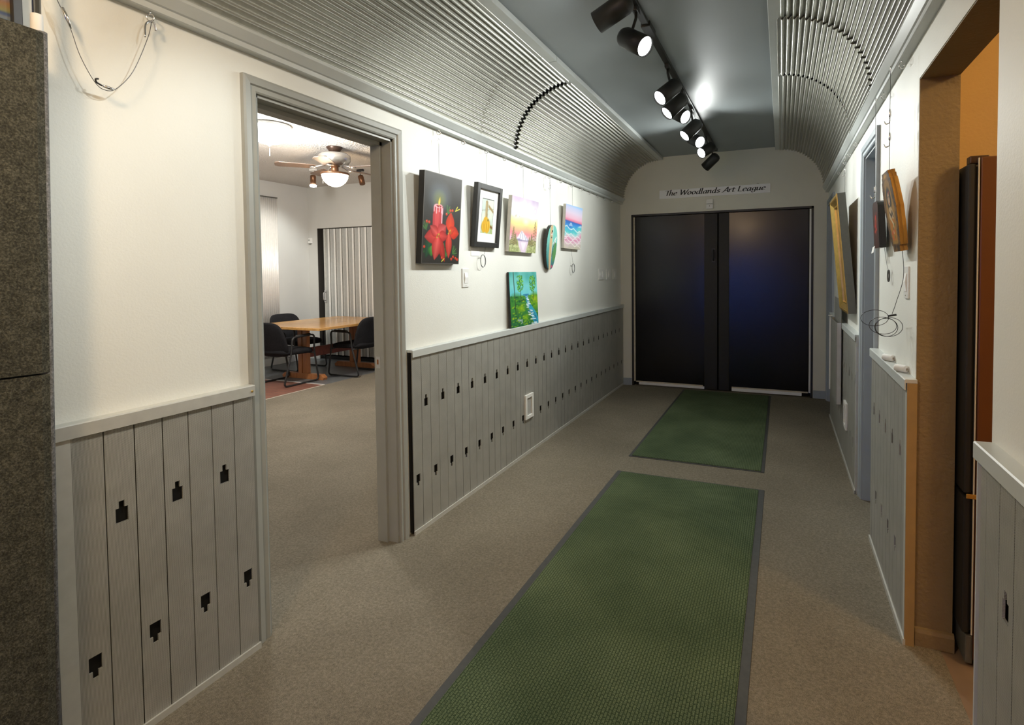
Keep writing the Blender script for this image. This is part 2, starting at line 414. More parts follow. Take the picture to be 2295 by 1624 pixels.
# ------------------------------------------------------------------ door casings (moulded profile)
def casing(name, side, y0, y1, z1, w, mat, jd, face):
    """side +1: on the left wall facing +x, -1: right wall facing -x. y0..y1 = inner opening"""
    prof = [(0, 0), (0, 0.010), (w*0.10, 0.014), (w*0.42, 0.010), (w*0.5, 0.017), (w*0.86, 0.020), (w, 0.017), (w, 0)]
    b = MB(); X = lambda d: face+side*d
    def sweep(path):
        n = len(prof); vs = []
        for fn in path:
            vs += [fn(a, d) for a, d in prof]
        fs = []
        for i in range(len(path)-1):
            for k in range(n): fs.append((i*n+k, i*n+(k+1) % n, (i+1)*n+(k+1) % n, (i+1)*n+k))
        fs += [tuple(range(n)), tuple((len(path)-1)*n+k for k in range(n))]
        b.add(vs, fs)
    sweep([lambda a, d: (X(d), y0-a, 0), lambda a, d: (X(d), y0-a, z1+a), lambda a, d: (X(d), y1+a, z1+a), lambda a, d: (X(d), y1+a, 0)])
    # jamb boards with a stop
    xa, xb = sorted((face, face-side*jd))
    t = 0.012
    b.box(xa, xb, y0-0.002, y0+t, 0, z1+0.002); b.box(xa, xb, y1-t, y1+0.002, 0, z1+0.002); b.box(xa, xb, y0, y1, z1-t, z1+0.002)
    return struct(b.build(name, mat))
cs = casing('trim_4', 1, DY0, DY1, DZ, 0.058, M['casing'], 0.125, XL)
b = MB(); b.box(-0.145, -0.085, DY1-0.028, DY1-0.01, 0, DZ-0.01); b.box(-0.145, -0.085, DY0+0.012, DY0+0.028, 0, DZ-0.01); b.box(-0.145, -0.085, DY0+0.012, DY1-0.01, DZ-0.03, DZ-0.01)
b.build('door_stop', M['casing'], cs)
b = MB(); b.box(-0.134, -0.108, DY1-0.0295, DY1-0.0275, 0.905, 0.965); st = b.build('strike_plate', M['nickel'], cs)
MB().box(-0.128, -0.119, DY1-0.0305, DY1-0.029, 0.925, 0.95).build('latch_hole', plain('raw_wood_hole', (0.25, 0.09, 0.02), 0.7), st)
casing('trim_5', -1, RY0, RY1, RZ, 0.065, M['casing2'], 0.10, XR)
o = struct(MB().box(2.325, 2.36, RY0+0.002, RY1-0.002, 0.005, RZ-0.012).build('door_2', M['casing2']))
MB().lathe([(0.012, 0), (0.012, 0.03), (0.026, 0.04), (0.028, 0.055), (0.02, 0.065)], (2.325, RY0+0.07, 0.95), 20, (-1, 0, 0)).build('door_knob', M['nickel'], o)
casing('trim_6', -1, 5.78, 6.36, 2.05, 0.065, M['casing2'], 0.10, XR)
o = struct(MB().box(2.30, 2.335, 5.793, 6.348, 0.005, 2.037).build('door_3', M['casing2']))
MB().lathe([(0.012, 0), (0.012, 0.03), (0.026, 0.04), (0.028, 0.055), (0.02, 0.065)], (2.30, 5.87, 0.95), 20, (-1, 0, 0)).build('door_knob', M['nickel'], o)

# ------------------------------------------------------------------ black double door
d1 = struct(MB().box(DX0, DX0+0.022, L-0.004, L+0.10, 0, DHZ).box(DX1-0.022, DX1, L-0.004, L+0.10, 0, DHZ).box(DX0, DX1, L-0.004, L+0.10, DHZ-0.022, DHZ).build('door_1', M['blk']))
XM = 1.118
for nm, xa, xb in (('door_leaf', DX0+0.045, XM-0.007), ('door_leaf', XM+0.007, DX1-0.045)):
    lf = MB().bbox(xa, xb, L+0.022, L+0.062, 0.012, DHZ-0.026, 0.003).build(nm, M['door'], d1)
    if xa < 1:
        MB().bbox(0.965, XM-0.009, L+0.014, L+0.0225, 0.012, DHZ-0.03, 0.002).build('matte_edge_board', M['doorband'], lf)
        h = MB(); h.tube(fillet([(1.068, L+0.014, 1.625), (1.068, L-0.026, 1.615), (1.068, L-0.026, 1.515), (1.068, L+0.014, 1.505)], 0.02, closed=False), 0.009)
        h.bbox(1.048, 1.088, L+0.008, L+0.015, 1.60, 1.645, 0.002); h.bbox(1.048, 1.088, L+0.008, L+0.015, 1.485, 1.53, 0.002)
        h.build('pull_handle', M['blk'], lf)
        MB().box(0.19, 0.965, L+0.010, L+0.022, 0.012, 0.040).build('door_sweep', M['white'], lf)
        MB().box(DX0+0.046, 0.95, L+0.012, L+0.022, 0.040, 0.055).build('bare_strip', M['wood_strip'], lf)
    else:
        MB().bbox(XM+0.009, 1.24, L+0.014, L+0.0225, 0.012, DHZ-0.03, 0.002).build('matte_edge_board', M['doorband'], lf)
        MB().box(1.27, 2.0, L+0.010, L+0.022, 0.012, 0.045).build('door_sweep', M['white'], lf)
        MB().box(1.27, DX1-0.046, L+0.012, L+0.022, 0.045, 0.06).build('bare_strip', M['wood_strip'], lf)
MB().box(DX0+0.022, DX0+0.04, L+0.010, L+0.03, 0.05, DHZ-0.03).build('jamb_strip', M['wood_strip'], d1)
MB().box(DX1-0.04, DX1-0.022, L+0.010, L+0.03, 0.05, DHZ-0.03).build('jamb_strip', M['white'], d1)
MB().box(DX0+0.022, DX1-0.022, L+0.07, L+0.1, 0, DHZ-0.02).build('door_backing', M['void'], d1)

# ------------------------------------------------------------------ wainscots of perforated planks
HB = dict(bw=0.0165, nw=0.0075, up=(0.667, 0.710, 0.730), lo=(0.252, 0.272, 0.315))
def wainscot(name, label, side, y0, y1, planks, edges, z1=0.975, capext=(0, 0)):
    """side +1 left wall / -1 right wall; planks = list of (ya, yb, 'u'|'l'|None)"""
    face = XL if side > 0 else XR
    X = lambda d: face+side*d
    root = thing(name, label, 'wainscot', (face, (y0+y1)/2, 0))
    b = MB(); D, T, gp = 0.030, 0.005, 0.0016
    for a, c, k in planks:
        a, c = a+gp, c-gp; m = (a+c)/2
        ys = [a, m-HB['bw'], m-HB['nw'], m+HB['nw'], m+HB['bw'], c]
        hz = HB['up'] if k == 'u' else HB['lo']
        zs = [0.02, hz[0], hz[1], hz[2], z1]
        hole = lambda i, j: bool(k) and ((k == 'u' and ((j == 1 and 1 <= i <= 3) or (j == 2 and i == 2))) or (k == 'l' and ((j == 2 and 1 <= i <= 3) or (j == 1 and i == 2))))
        if not k: ys = [a, c]; zs = [0.02, z1]
        ni, nj = len(ys)-1, len(zs)-1
        def q(p): b.add([(X(d), y, z) for d, y, z in p], [(0, 1, 2, 3)])
        for i in range(ni):
            for j in range(nj):
                if hole(i, j):
                    for (ii, jj, p, r) in ((i-1, j, (ys[i], zs[j]), (ys[i], zs[j+1])), (i+1, j, (ys[i+1], zs[j]), (ys[i+1], zs[j+1])), (i, j-1, (ys[i], zs[j]), (ys[i+1], zs[j])), (i, j+1, (ys[i], zs[j+1]), (ys[i+1], zs[j+1]))):
                        if not hole(ii, jj): q([(D, *p), (D, *r), (D-T, *r), (D-T, *p)])
                else: q([(D, ys[i], zs[j]), (D, ys[i+1], zs[j]), (D, ys[i+1], zs[j+1]), (D, ys[i], zs[j+1])])
        for y in (a, c): q([(D, y, 0.02), (D, y, z1), (D-T, y, z1), (D-T, y, 0.02)])
    # rows of bigger punch marks down the plank edges are in the material; flat end strips:
    b.build('plank_panel', M['perf'], root)
    xa, xb = sorted((X(0.001), X(0.0172)))
    MB().box(xa, xb, y0+0.003, y1-0.003, 0.01, z1).build('backing', M['void'], root)
    for (a, c, mat, ex) in edges:
        e = MB(); xa, xb = sorted((X(0.0), X(0.032))); e.box(xa, xb, a, c, 0, z1)
        e.build('end_strip', M[mat], root)
        if ex:
            xs = sorted((X(0.0), X(0.031))); MB().box(*xs, ex[0], ex[1], 0, z1-0.001).build('end_face', M[ex[2]], root)
    c = MB(); ca, cb = y0-capext[0], y1+capext[1]
    prof = [(0.0, z1), (0.036, z1), (0.036, z1-0.026), (0.040, z1-0.026), (0.040, z1+0.010), (0.037, z1+0.013), (0.0, z1+0.013)]
    c.prism(prof, ca, cb, lambda d, z, y: (X(d), y, z)); c.build('cap_rail', M['alu' if side > 0 and y0 < 1 else 'rail'], root)
    xa, xb = sorted((X(0.028), X(0.036))); MB().box(xa, xb, y0, y1, 0, 0.022).build('base_strip', M['alu'], root)
    return root
pl = [(0.845+0.08*i, 0.925+0.08*i, 'l' if i % 2 == 0 else 'u') for i in range(7)]
pl[-1] = (pl[-1][0], 1.402, 'l')
w1 = wainscot('perforated_wainscot', 'perforated metal wainscot under the large blank wall left of the doorway', 1, 0.803, 1.405, pl, [(0.803, 0.846, 'alu', None)])
pl = [(2.331+0.08*i, 2.411+0.08*i, 'l' if i % 2 == 0 else 'u') for i in range(51)]
pl.append((6.411, 6.452, None))
w2 = wainscot('perforated_wainscot', 'long perforated metal wainscot below the paintings on the left wall', 1, 2.329, 6.455, pl, [])
pl = [(2.39+0.08*i, 2.47+0.08*i, 'u' if i % 2 == 0 else 'l') for i in range(9)]
w3 = wainscot('perforated_wainscot', 'perforated metal wainscot with tan end face beside the kitchen opening', -1, 2.305, 3.165, [(2.335, 2.39, None)]+pl+[(3.11, 3.163, None)], [(2.309, 2.335, 'alu', (2.3055, 2.309, 'tan'))])
pl = [(3.79+0.08*i, 3.87+0.08*i, 'u' if i % 2 == 0 else 'l') for i in range(20)]
w4 = wainscot('perforated_wainscot', 'perforated metal wainscot between the two grey doors on the right wall', -1, 3.772, 5.705, pl+[(5.39, 5.70, None)], [(3.772, 3.79, 'alu', None)])
pl = [(0.515+0.08*i, 0.595+0.08*i, 'l' if i % 2 == 1 else 'u') for i in range(12)]
w5 = wainscot('perforated_wainscot', 'perforated metal wainscot at the right frame edge, nearest the camera', -1, 0.5, 1.535, pl+[(1.475, 1.512, None)], [(1.5285, 1.535, 'rail', None)])
b = MB().lathe([(0.004, 0), (0.004, 0.003), (0.002, 0.004)], (0.010, 1.392, 0.967), 10, (1, 0, 0)); b.build('screw_head', M['gold'], w1)

# ------------------------------------------------------------------ picture rails, upper trims, corrugated coves
def rail(name, side, face, label):
    X = lambda d: face+side*d
    prof = [(0, 2.207), (0.030, 2.207), (0.034, 2.210), (0.034, 2.228), (0.040, 2.232), (0.060, 2.262), (0.060, 2.272), (0.0, 2.272)]
    b = MB().prism(prof, YB, L-0.002, lambda d, z, y: (X(d), y, z))
    return tag(b.build(name, M['rail']), label, 'rail')
rail('picture_rail', 1, XL, 'long grey picture rail along the left wall below the corrugated cove')
rail('picture_rail', -1, XR, 'long grey picture rail along the right wall below the corrugated cove')
XS0, XS1 = 0.485, 1.735
for nm, xa, xb, lab, cuts in (('cove_trim', 0.405, XS0+0.012, 'grey metal angle trim where the left corrugated cove meets the ceiling, nearer length', (YB, 3.168)),
                        ('cove_trim', 0.405, XS0+0.012, 'grey metal angle trim where the left corrugated cove meets the ceiling, farther length', (3.172, L-0.002)),
                        ('cove_trim', XS1-0.012, 1.80, 'grey metal angle trim where the right corrugated cove meets the ceiling', (YB, L-0.002))):
    b = MB().bbox(xa, xb, cuts[0], cuts[1], 2.700, ZC-0.0005, 0.003); tag(b.build(nm, M['rail']), lab, 'ceiling trim')

def cove(side, y0, y1, off, label, ph=0.0):
    """quarter vault of corrugated sheet, waves running along y"""
    cx, cz = (XS0-0.03, 2.262) if side > 0 else (XS1+0.03, 2.262)
    x0 = XL+0.045 if side > 0 else XR-0.045
    a, bb = abs(cx-x0), 2.700-cz+0.004
    n = 23*12; vs = []; pts = []
    for i in range(n+1):
        t = PI/2*i/n
        # reparametrise by arc length is unnecessary: a ~ b
        nx, nz = math.cos(t), math.sin(t)
        h = 0.0086*math.sin(2*PI*23*i/n+ph)+off
        x = cx-side*(a*math.cos(t)-h*nx*1.0); z = cz+bb*math.sin(t)-h*nz
        pts.append((x, z))
    b = MB()
    ys = [y0, y0+0.002, y0+0.006, y1-0.006, y1-0.002, y1]; k = len(pts)
    vs = [(x, y, z) for y in ys for x, z in pts]
    b.add(vs, [(r*k+i, r*k+i+1, (r+1)*k+i+1, (r+1)*k+i) for r in range(len(ys)-1) for i in range(k-1)], True)
    o = b.build('corrugated_cove_panel', M['galv']); md = o.modifiers.new('thick', 'SOLIDIFY'); md.thickness = 0.0012; md.offset = 0
    return tag(o, label, 'corrugated panel')
cove(1, YB, 3.09, 0.0, 'corrugated metal cove panel above the doorway, the longest on the left')
cove(1, 3.07, 3.525, 0.002, 'short corrugated metal cove panel just before the black wavy gap on the left')
cove(1, 3.568, 3.95, 0.002, 'short corrugated metal cove panel just beyond the black wavy gap on the left')
cove(1, 3.93, L-0.003, 0.0, 'corrugated metal cove panel on the left reaching the end wall')
cove(-1, YB, 3.12, 0.0, 'corrugated metal cove panel at the top right above the kitchen opening')
cove(-1, 3.10, 3.975, 0.009, 'corrugated metal cove panel on the right between stepped joint and black gap', 0.9)
cove(-1, 4.012, L-0.003, 0.002, 'corrugated metal cove panel on the right reaching the end wall', PI)

# ------------------------------------------------------------------ lights
def spot_lamp(name, loc, d, power, ang, col=(1, 0.97, 0.92), r=0.035, blend=0.6):
    l = bpy.data.lights.new(name, 'SPOT'); l.energy = power; l.spot_size = math.radians(ang); l.spot_blend = blend; l.shadow_soft_size = r; l.color = col
    o = bpy.data.objects.new(name, l); COL.objects.link(o); o.location = loc
    o.rotation_euler = Vector(d).to_track_quat('-Z', 'Y').to_euler(); return o
def point_lamp(name, loc, power, col, r=0.1):
    l = bpy.data.lights.new(name, 'POINT'); l.energy = power; l.color = col; l.shadow_soft_size = r
    o = bpy.data.objects.new(name, l); COL.objects.link(o); o.location = loc; return o
XT = 1.112
tr = thing('lighting_track', 'black ceiling lighting track running down the middle of the hall', 'lighting track', (XT, 3.4, ZC))
MB().bbox(XT-0.018, XT+0.018, 0.6, 6.26, ZC-0.022, ZC-0.0005, 0.003).build('channel', M['spot'], tr)
MB().bbox(XT-0.022, XT+0.022, 6.255, 6.29, ZC-0.026, ZC-0.0005, 0.003).build('end_cap', M['spot'], tr)
MB().bbox(XT-0.026, XT+0.026, 2.93, 3.07, ZC-0.03, ZC-0.0005, 0.004).build('feed_box', M['spot'], tr)
CW = (0.97, 1.0, 0.96)
def track_head(back, tip, label, power, lit=True, ang=74, spill=0.30):
    B = Vector(back); A = (Vector(tip)-B).normalized(); Ln = 0.185
    ym = B.y+A.y*0.07
    root = thing('track_spotlight', label, 'spotlight', (XT, ym, ZC-0.022), group='spotlights on the ceiling track')
    mid = B+A*0.075
    st = MB(); st.bbox(XT-0.014, XT+0.014, ym-0.035, ym+0.035, ZC-0.046, ZC-0.0222, 0.003)
    st.tube([(XT, ym, ZC-0.045), (XT, ym, ZC-0.072), (mid.x, mid.y, mid.z+0.03), tuple(mid)], 0.008, 8)
    st.build('mounting_arm', M['spot'], root)
    bd = MB(); R = 0.051
    bd.lathe([(0.012, 0), (0.030, 0.004), (0.043, 0.014), (R, 0.034), (R, Ln), (R-0.003, Ln), (R-0.004, Ln-0.018), (0.02, Ln-0.019)], B, 36, A)
    can = bd.build('can', M['spot'], root)
    ln = MB(); ln.lathe([(R-0.0045, Ln-0.017), (R-0.0045, Ln-0.010), (0.03, Ln-0.004), (0.008, Ln-0.003)], B, 36, A)
    ln.build('lens', M['lens'] if lit else M['blk'], root)
    if lit:
        spot_lamp('track_lamp', B+A*(Ln+0.012), A, power, ang, CW, 0.03, 0.8)
        spot_lamp('track_lamp_spill', B+A*(Ln+0.014), A, power*spill, 165, CW, 0.04, 1.0)
    return root
P = 1.0
track_head((1.16, 2.45, 2.625), (1.04, 2.46, 2.575), 'first black track spotlight, at the top edge, its lens turned away', 12*P, spill=0.2)
track_head((1.03, 2.75, 2.60), (1.159, 2.69, 2.505), 'brightest black track spotlight with glaring lens, second from the front', 10*P, spill=0.1, ang=52)
track_head((1.172, 3.589, 2.60), (1.087, 3.50, 2.505), 'third black track spotlight from the front, lit lens aimed at the left wall', 32*P)
track_head((1.167, 3.881, 2.60), (1.079, 3.82, 2.505), 'fourth black track spotlight from the front, lens a thin lit sliver aimed left', 29*P)
track_head((1.011, 4.13, 2.60), (1.146, 4.05, 2.505), 'fifth black track spotlight, half behind the fourth and aimed right', 40*P, spill=0.15)
track_head((1.169, 4.574, 2.60), (1.086, 4.51, 2.505), 'sixth black track spotlight from the front, lit oval lens aimed left', 25*P, spill=0.6)
track_head((1.014, 5.069, 2.60), (1.148, 4.927, 2.505), 'seventh black track spotlight, aimed right, partly behind the last pair', 38*P, spill=0.6)
track_head((1.172, 5.509, 2.60), (1.065, 5.366, 2.505), 'eighth black track spotlight, aimed left in front of the farthest one', 30*P, spill=1.1)
track_head((1.17, 5.95, 2.60), (1.07, 5.99, 2.52), 'farthest black track spotlight, unlit and turned away, nearest the end wall', 4*P, lit=False)
# heads nearer than the frame's top edge
track_head((1.16, 1.55, 2.60), (1.06, 1.40, 2.505), 'black track spotlight over the near blank wall, above the frame', 15*P, spill=0.12)
track_head((1.15, 1.02, 2.60), (1.05, 1.05, 2.505), 'nearest black track spotlight, above the frame and aimed left', 26*P, spill=0.1, ang=60)
# foyer lamps behind the camera (warm)
def ceiling_lamp(x, y, zc, label, power, col, mat):
    t = thing('ceiling_lamp', label, 'ceiling lamp', (x, y, zc))
    MB().lathe([(0.15, 0), (0.15, -0.02), (0.16, -0.03)], (x, y, zc), 32).build('base', M['brown'], t)
    MB().lathe([(0.155, -0.03), (0.15, -0.06), (0.11, -0.095), (0.05, -0.112), (0.005, -0.116)], (x, y, zc), 32).build('glass_bowl', mat, t)
    point_lamp('foyer_lamp', (x, y, zc-0.22), power, col, 0.12)
WARM = (1.0, 0.66, 0.34)
ceiling_lamp(0.95, -0.25, ZC-0.001, 'warm bowl ceiling lamp in the foyer behind the camera', 46, (1.0, 0.69, 0.39), M['bowl'])
ceiling_lamp(3.6, 1.2, 2.749, 'warm bowl ceiling lamp of the kitchen, hidden behind the right wall', 34, (1.0, 0.66, 0.28), M['bowl'])

# ------------------------------------------------------------------ paintings
class Paint:
    def __init__(s, nx, nz, base):
        s.nx, s.nz = nx, nz
        u = np.linspace(0, 1, nx); v = np.linspace(0, 1, nz)
        s.U, s.V = np.meshgrid(u, v)   # v up
        s.im = np.zeros((nz, nx, 3)); s.im[:] = np.array(base)/255.0
        s.rs = np.random.RandomState(3)
    def blend(s, a, col):
        col = np.array(col, float)
        if col.max() > 1.001: col = col/255.0
        a = np.clip(a, 0, 1)[..., None]; s.im = s.im*(1-a)+col*a
    def noise(s, cx, cz, seed=0):
        r = np.random.RandomState(seed); g = r.rand(cz+2, cx+2)
        x = s.U*cx; z = s.V*cz; i = np.floor(x).astype(int); j = np.floor(z).astype(int)
        fx = x-i; fz = z-j; fx = fx*fx*(3-2*fx); fz = fz*fz*(3-2*fz)
        return (g[j, i]*(1-fx)+g[j, i+1]*fx)*(1-fz)+(g[j+1, i]*(1-fx)+g[j+1, i+1]*fx)*fz
    def ell(s, x, z, rx, rz, col, soft=0.15, amt=1, rot=0):
        c, n = math.cos(rot), math.sin(rot); du, dv = s.U-x, s.V-z
        d = np.sqrt(((du*c+dv*n)/rx)**2+((-du*n+dv*c)/rz)**2)
        s.blend((1-d)/soft*amt if soft < 1 else np.clip(1-d, 0, 1)*amt, col)
    def poly(s, pts, col, amt=1.0):
        ins = np.zeros_like(s.U, bool); n = len(pts)
        for i in range(n):
            x0, z0 = pts[i]; x1, z1 = pts[(i+1) % n]
            if z0 == z1: continue
            c = ((z0 > s.V) != (z1 > s.V)) & (s.U < (x1-x0)*(s.V-z0)/(z1-z0)+x0); ins ^= c
        a = ins.astype(float)
        a = (a*2+np.roll(a, 1, 0)+np.roll(a, -1, 0)+np.roll(a, 1, 1)+np.roll(a, -1, 1))/6
        s.blend(a*amt, col)
    def line(s, pts, w, col, amt=1, asp=1.0):
        for (x0, z0), (x1, z1) in zip(pts, pts[1:]):
            dx, dz = (x1-x0), (z1-z0)*asp; l2 = dx*dx+dz*dz+1e-12
            t = np.clip(((s.U-x0)*dx+(s.V-z0)*asp*dz)/l2, 0, 1)
            d = np.sqrt((s.U-x0-t*dx)**2+((s.V-z0)*asp-t*dz)**2)
            s.blend(np.clip((w-d)/(w*0.5), 0, 1)*amt, col)
    def petal(s, base, tip, w, c0, c1, asp):
        """leaf shape from base to tip, light along the vein"""
        bx, bz = base; tx, tz = tip; dx, dz = tx-bx, (tz-bz)*asp; l = math.hypot(dx, dz)
        px = s.U-bx; pz = (s.V-bz)*asp
        t = (px*dx+pz*dz)/(l*l); q = np.abs(-px*dz+pz*dx)/l
        wid = w*np.clip(np.sin(np.clip(t, 0, 1)*PI)**0.75*(1.15-0.5*t), 0, 2)
        a = ((t > 0) & (t < 1))*np.clip((wid-q)/0.012, 0, 1)
        m = np.clip(q/np.maximum(wid, 1e-4), 0, 1)[..., None]
        col = np.array(c0)/255.*(1-m)+np.array(c1)/255.*m
        tt = np.clip(t, 0, 1)[..., None]; col = col*(1.05-0.25*tt)
        s.im = s.im*(1-a[..., None])+col*a[..., None]
    def gradient(s, stops, warp=None):
        v = s.V+(warp if warp is not None else 0)
        zs = [z for z, _ in stops]
        for k in range(3): s.im[..., k] = np.interp(v, zs, [c[k]/255 for _, c in stops])

def canvas(root, name, P, w, h, t, side_col=None, side_mat=None, outline=None, depth_fn=None, y_front=None):
    """front grid at local y=-t carrying the painted colours, plus box sides"""
    nx, nz = P.nx, P.nz; yf = -t if y_front is None else y_front
    X = (P.U-0.5)*w; Z = P.V*h
    vs = np.stack([X, np.full_like(X, yf), Z], -1).reshape(-1, 3)
    idx = np.arange(nx*nz).reshape(nz, nx)
    fs = np.stack([idx[:-1, :-1], idx[:-1, 1:], idx[1:, 1:], idx[1:, :-1]], -1).reshape(-1, 4)
    if outline is not None:
        Uc = (P.U[:-1, :-1]+P.U[1:, 1:])/2; Vc = (P.V[:-1, :-1]+P.V[1:, 1:])/2
        fs = fs[outline(Uc, Vc).reshape(-1)]
    me = bpy.data.meshes.new(name); me.from_pydata(vs.tolist(), [], fs.tolist())
    col = np.clip(P.im, 0, 1).reshape(-1, 3); col = np.where(col <= 0.04045, col/12.92, ((col+0.055)/1.055)**2.4)
    at = me.color_attributes.new('paint', 'FLOAT_COLOR', 'POINT')
    at.data.foreach_set('color', np.concatenate([col, np.ones((len(col), 1))], 1).astype(np.float32).ravel())
    me.materials.append(M['art']); o = bpy.data.objects.new(name, me); COL.objects.link(o); o.parent = root
    return o
def hang(name, label, cat, side, yc, z0, tilt, off=0.0):
    x = XL+off if side > 0 else XR-off
    return thing(name, label, cat, (x, yc, z0), (math.radians(tilt), 0, PI/2 if side > 0 else -PI/2))
def sides(root, w, h, t, mat, name='stretcher'):
    MB().bbox(-w/2, w/2, -t+0.0006, 0, 0, h, 0.002).build(name, mat, root, world=False)

# 1 candle and poinsettias
A = 500/367
p = Paint(110, 210, (44, 42, 38)); n1 = p.noise(7, 9, 1)
p.blend(n1*0.35, (66, 62, 56))
p.ell(0.40, 0.74, 0.36, 0.21, (104, 118, 130), 1.0, 1.15); p.ell(0.40, 0.72, 0.20, 0.12, (118, 124, 70), 1.0, 1.1)
for c, dr in (((0.10, 0.37), -0.5), ((0.62, 0.57), 0.5), ((0.80, 0.12), 0.9), ((0.62, 0.08), 0.3)):
    for k in range(7):
        a = dr+(k-3)*0.28; p.line([c, (c[0]+0.13*math.sin(a), c[1]+0.10*math.cos(a))], 0.010, (84, 128, 62) if k % 2 else (52, 92, 50), 1, A)
p.petal((0.28, 0.26), (0.04, 0.12), 0.13, (60, 120, 50), (28, 66, 34), A); p.petal((0.22, 0.30), (0.10, 0.06), 0.12, (40, 92, 58), (26, 58, 40), A)
p.petal((0.24, 0.20), (0.24, 0.08), 0.11, (84, 160, 60), (34, 84, 40), A); p.petal((0.56, 0.24), (0.50, 0.11), 0.06, (70, 136, 70), (30, 76, 44), A); p.petal((0.66, 0.24), (0.70, 0.13), 0.05, (90, 168, 40), (40, 90, 36), A)
p.poly([(0.24, 0.30), (0.25, 0.63), (0.30, 0.665), (0.46, 0.665), (0.50, 0.63), (0.485, 0.42), (0.45, 0.31)], (196, 58, 64))
p.poly([(0.29, 0.34), (0.30, 0.60), (0.40, 0.60), (0.39, 0.34)], (222, 84, 84), 0.7)
p.poly([(0.455, 0.40), (0.47, 0.63), (0.50, 0.63), (0.485, 0.40)], (246, 190, 205))
p.ell(0.375, 0.645, 0.125, 0.026, (248, 190, 200), 0.3); p.ell(0.385, 0.643, 0.085, 0.016, (158, 40, 44), 0.4)
for x, l in ((0.27, 0.05), (0.33, 0.07), (0.40, 0.05), (0.46, 0.06)): p.line([(x, 0.635), (x, 0.635-l)], 0.016, (244, 196, 206), 0.9, A)
p.petal((0.385, 0.645), (0.41, 0.755), 0.035, (250, 240, 120), (236, 180, 50), A)
R0, R1 = (226, 70, 66), (176, 34, 34)
p.petal((0.70, 0.37), (0.72, 0.60), 0.135, (232, 74, 34), (206, 50, 26), A); p.petal((0.70, 0.37), (0.97, 0.36), 0.12, (236, 66, 30), (196, 44, 26), A)
p.petal((0.68, 0.36), (0.70, 0.06), 0.10, (226, 80, 66), (196, 46, 32), A); p.petal((0.66, 0.37), (0.84, 0.41), 0.08, (238, 80, 40), (206, 50, 30), A)
p.petal((0.40, 0.32), (0.05, 0.29), 0.13, R0, (184, 46, 40), A); p.petal((0.40, 0.32), (0.18, 0.42), 0.10, (232, 96, 90), R1, A)
p.petal((0.40, 0.32), (0.60, 0.44), 0.14, (236, 100, 100), (186, 44, 44), A); p.petal((0.40, 0.32), (0.66, 0.31), 0.10, R0, R1, A)
p.petal((0.40, 0.31), (0.60, 0.02), 0.10, (206, 62, 50), (160, 30, 26), A); p.petal((0.40, 0.31), (0.32, 0.04), 0.14, (236, 98, 92), (186, 42, 40), A)
for c in ((0.40, 0.315), (0.70, 0.37)):
    for k in range(7): p.ell(c[0]+0.035*math.cos(k), c[1]+0.02*math.sin(k*1.7), 0.016, 0.012, (200, 170, 60) if k % 2 else (150, 110, 30), 0.4)
for c in ((0.10, 0.46), (0.16, 0.455), (0.06, 0.185), (0.70, 0.615), (0.76, 0.62), (0.60, 0.57), (0.52, 0.07), (0.83, 0.085), (0.78, 0.06), (0.90, 0.07), (0.95, 0.055)):
    p.ell(c[0], c[1], 0.035, 0.022, (206, 58, 34), 0.5); p.ell(c[0]-0.01, c[1]+0.006, 0.010, 0.007, (250, 150, 110), 0.7)
for (x0, z0, x1, z1) in ((0.84, 0.62, 0.96, 0.65), (0.86, 0.64, 0.90, 0.67), (0.52, 0.03, 0.58, 0.06)): p.line([(x0, z0), (x1, z1)], 0.012, (214, 210, 70), 1, A)
p.blend(((p.U < 0.012) | (p.U > 0.988) | (p.V > 0.993) | (p.V < 0.007))*0.7, (110, 106, 100))
t = hang('candle_painting', 'dark canvas painting of a lit red candle with two red poinsettias', 'painting', 1, 2.603, 1.446, 4)
sides(t, 0.367, 0.5, 0.036, plain('dark_canvas_edge', (0.02, 0.019, 0.017), 0.6)); canvas(t, 'painted_canvas', p, 0.367, 0.5, 0.036)

# 2 framed fence post with straw
t = hang('framed_picture', 'black framed picture with white mount showing a fence post and yellow gourds', 'picture', 1, 3.137, 1.560, 5.5)
w_, h_, t_ = 0.325, 0.405, 0.032
fr = MB()
for (xa, xb, za, zb) in ((-w_/2, -w_/2+0.034, 0, h_), (w_/2-0.034, w_/2, 0, h_), (-w_/2+0.034, w_/2-0.034, 0, 0.034), (-w_/2+0.034, w_/2-0.034, h_-0.034, h_)):
    fr.bbox(xa, xb, -t_, 0, za, zb, 0.002)
fr.build('frame', M['blkframe'], t, world=False)
p = Paint(80, 110, (250, 250, 248)); q0 = ((p.U > 0.22) & (p.U < 0.80) & (p.V > 0.17) & (p.V < 0.83)).astype(float)
p.blend(q0, (206, 212, 196)); nz_ = p.noise(6, 8, 5); p.blend(q0*nz_*0.7, (170, 188, 190)); p.blend(q0*(p.V < 0.35)*p.noise(14, 14, 6), (150, 170, 96))
p.line([(0.22, 0.60), (0.80, 0.66)], 0.012, (140, 140, 120), 0.7, 1.25); p.poly([(0.52, 0.74), (0.80, 0.62), (0.80, 0.57), (0.52, 0.68)], (150, 128, 84))
p.poly([(0.38, 0.40), (0.39, 0.78), (0.44, 0.81), (0.50, 0.78), (0.51, 0.42)], (150, 132, 92)); p.poly([(0.40, 0.44), (0.41, 0.76), (0.44, 0.77), (0.44, 0.44)], (196, 182, 140), 0.8)
p.poly([(0.60, 0.36), (0.80, 0.31), (0.80, 0.26), (0.60, 0.30)], (120, 90, 50))
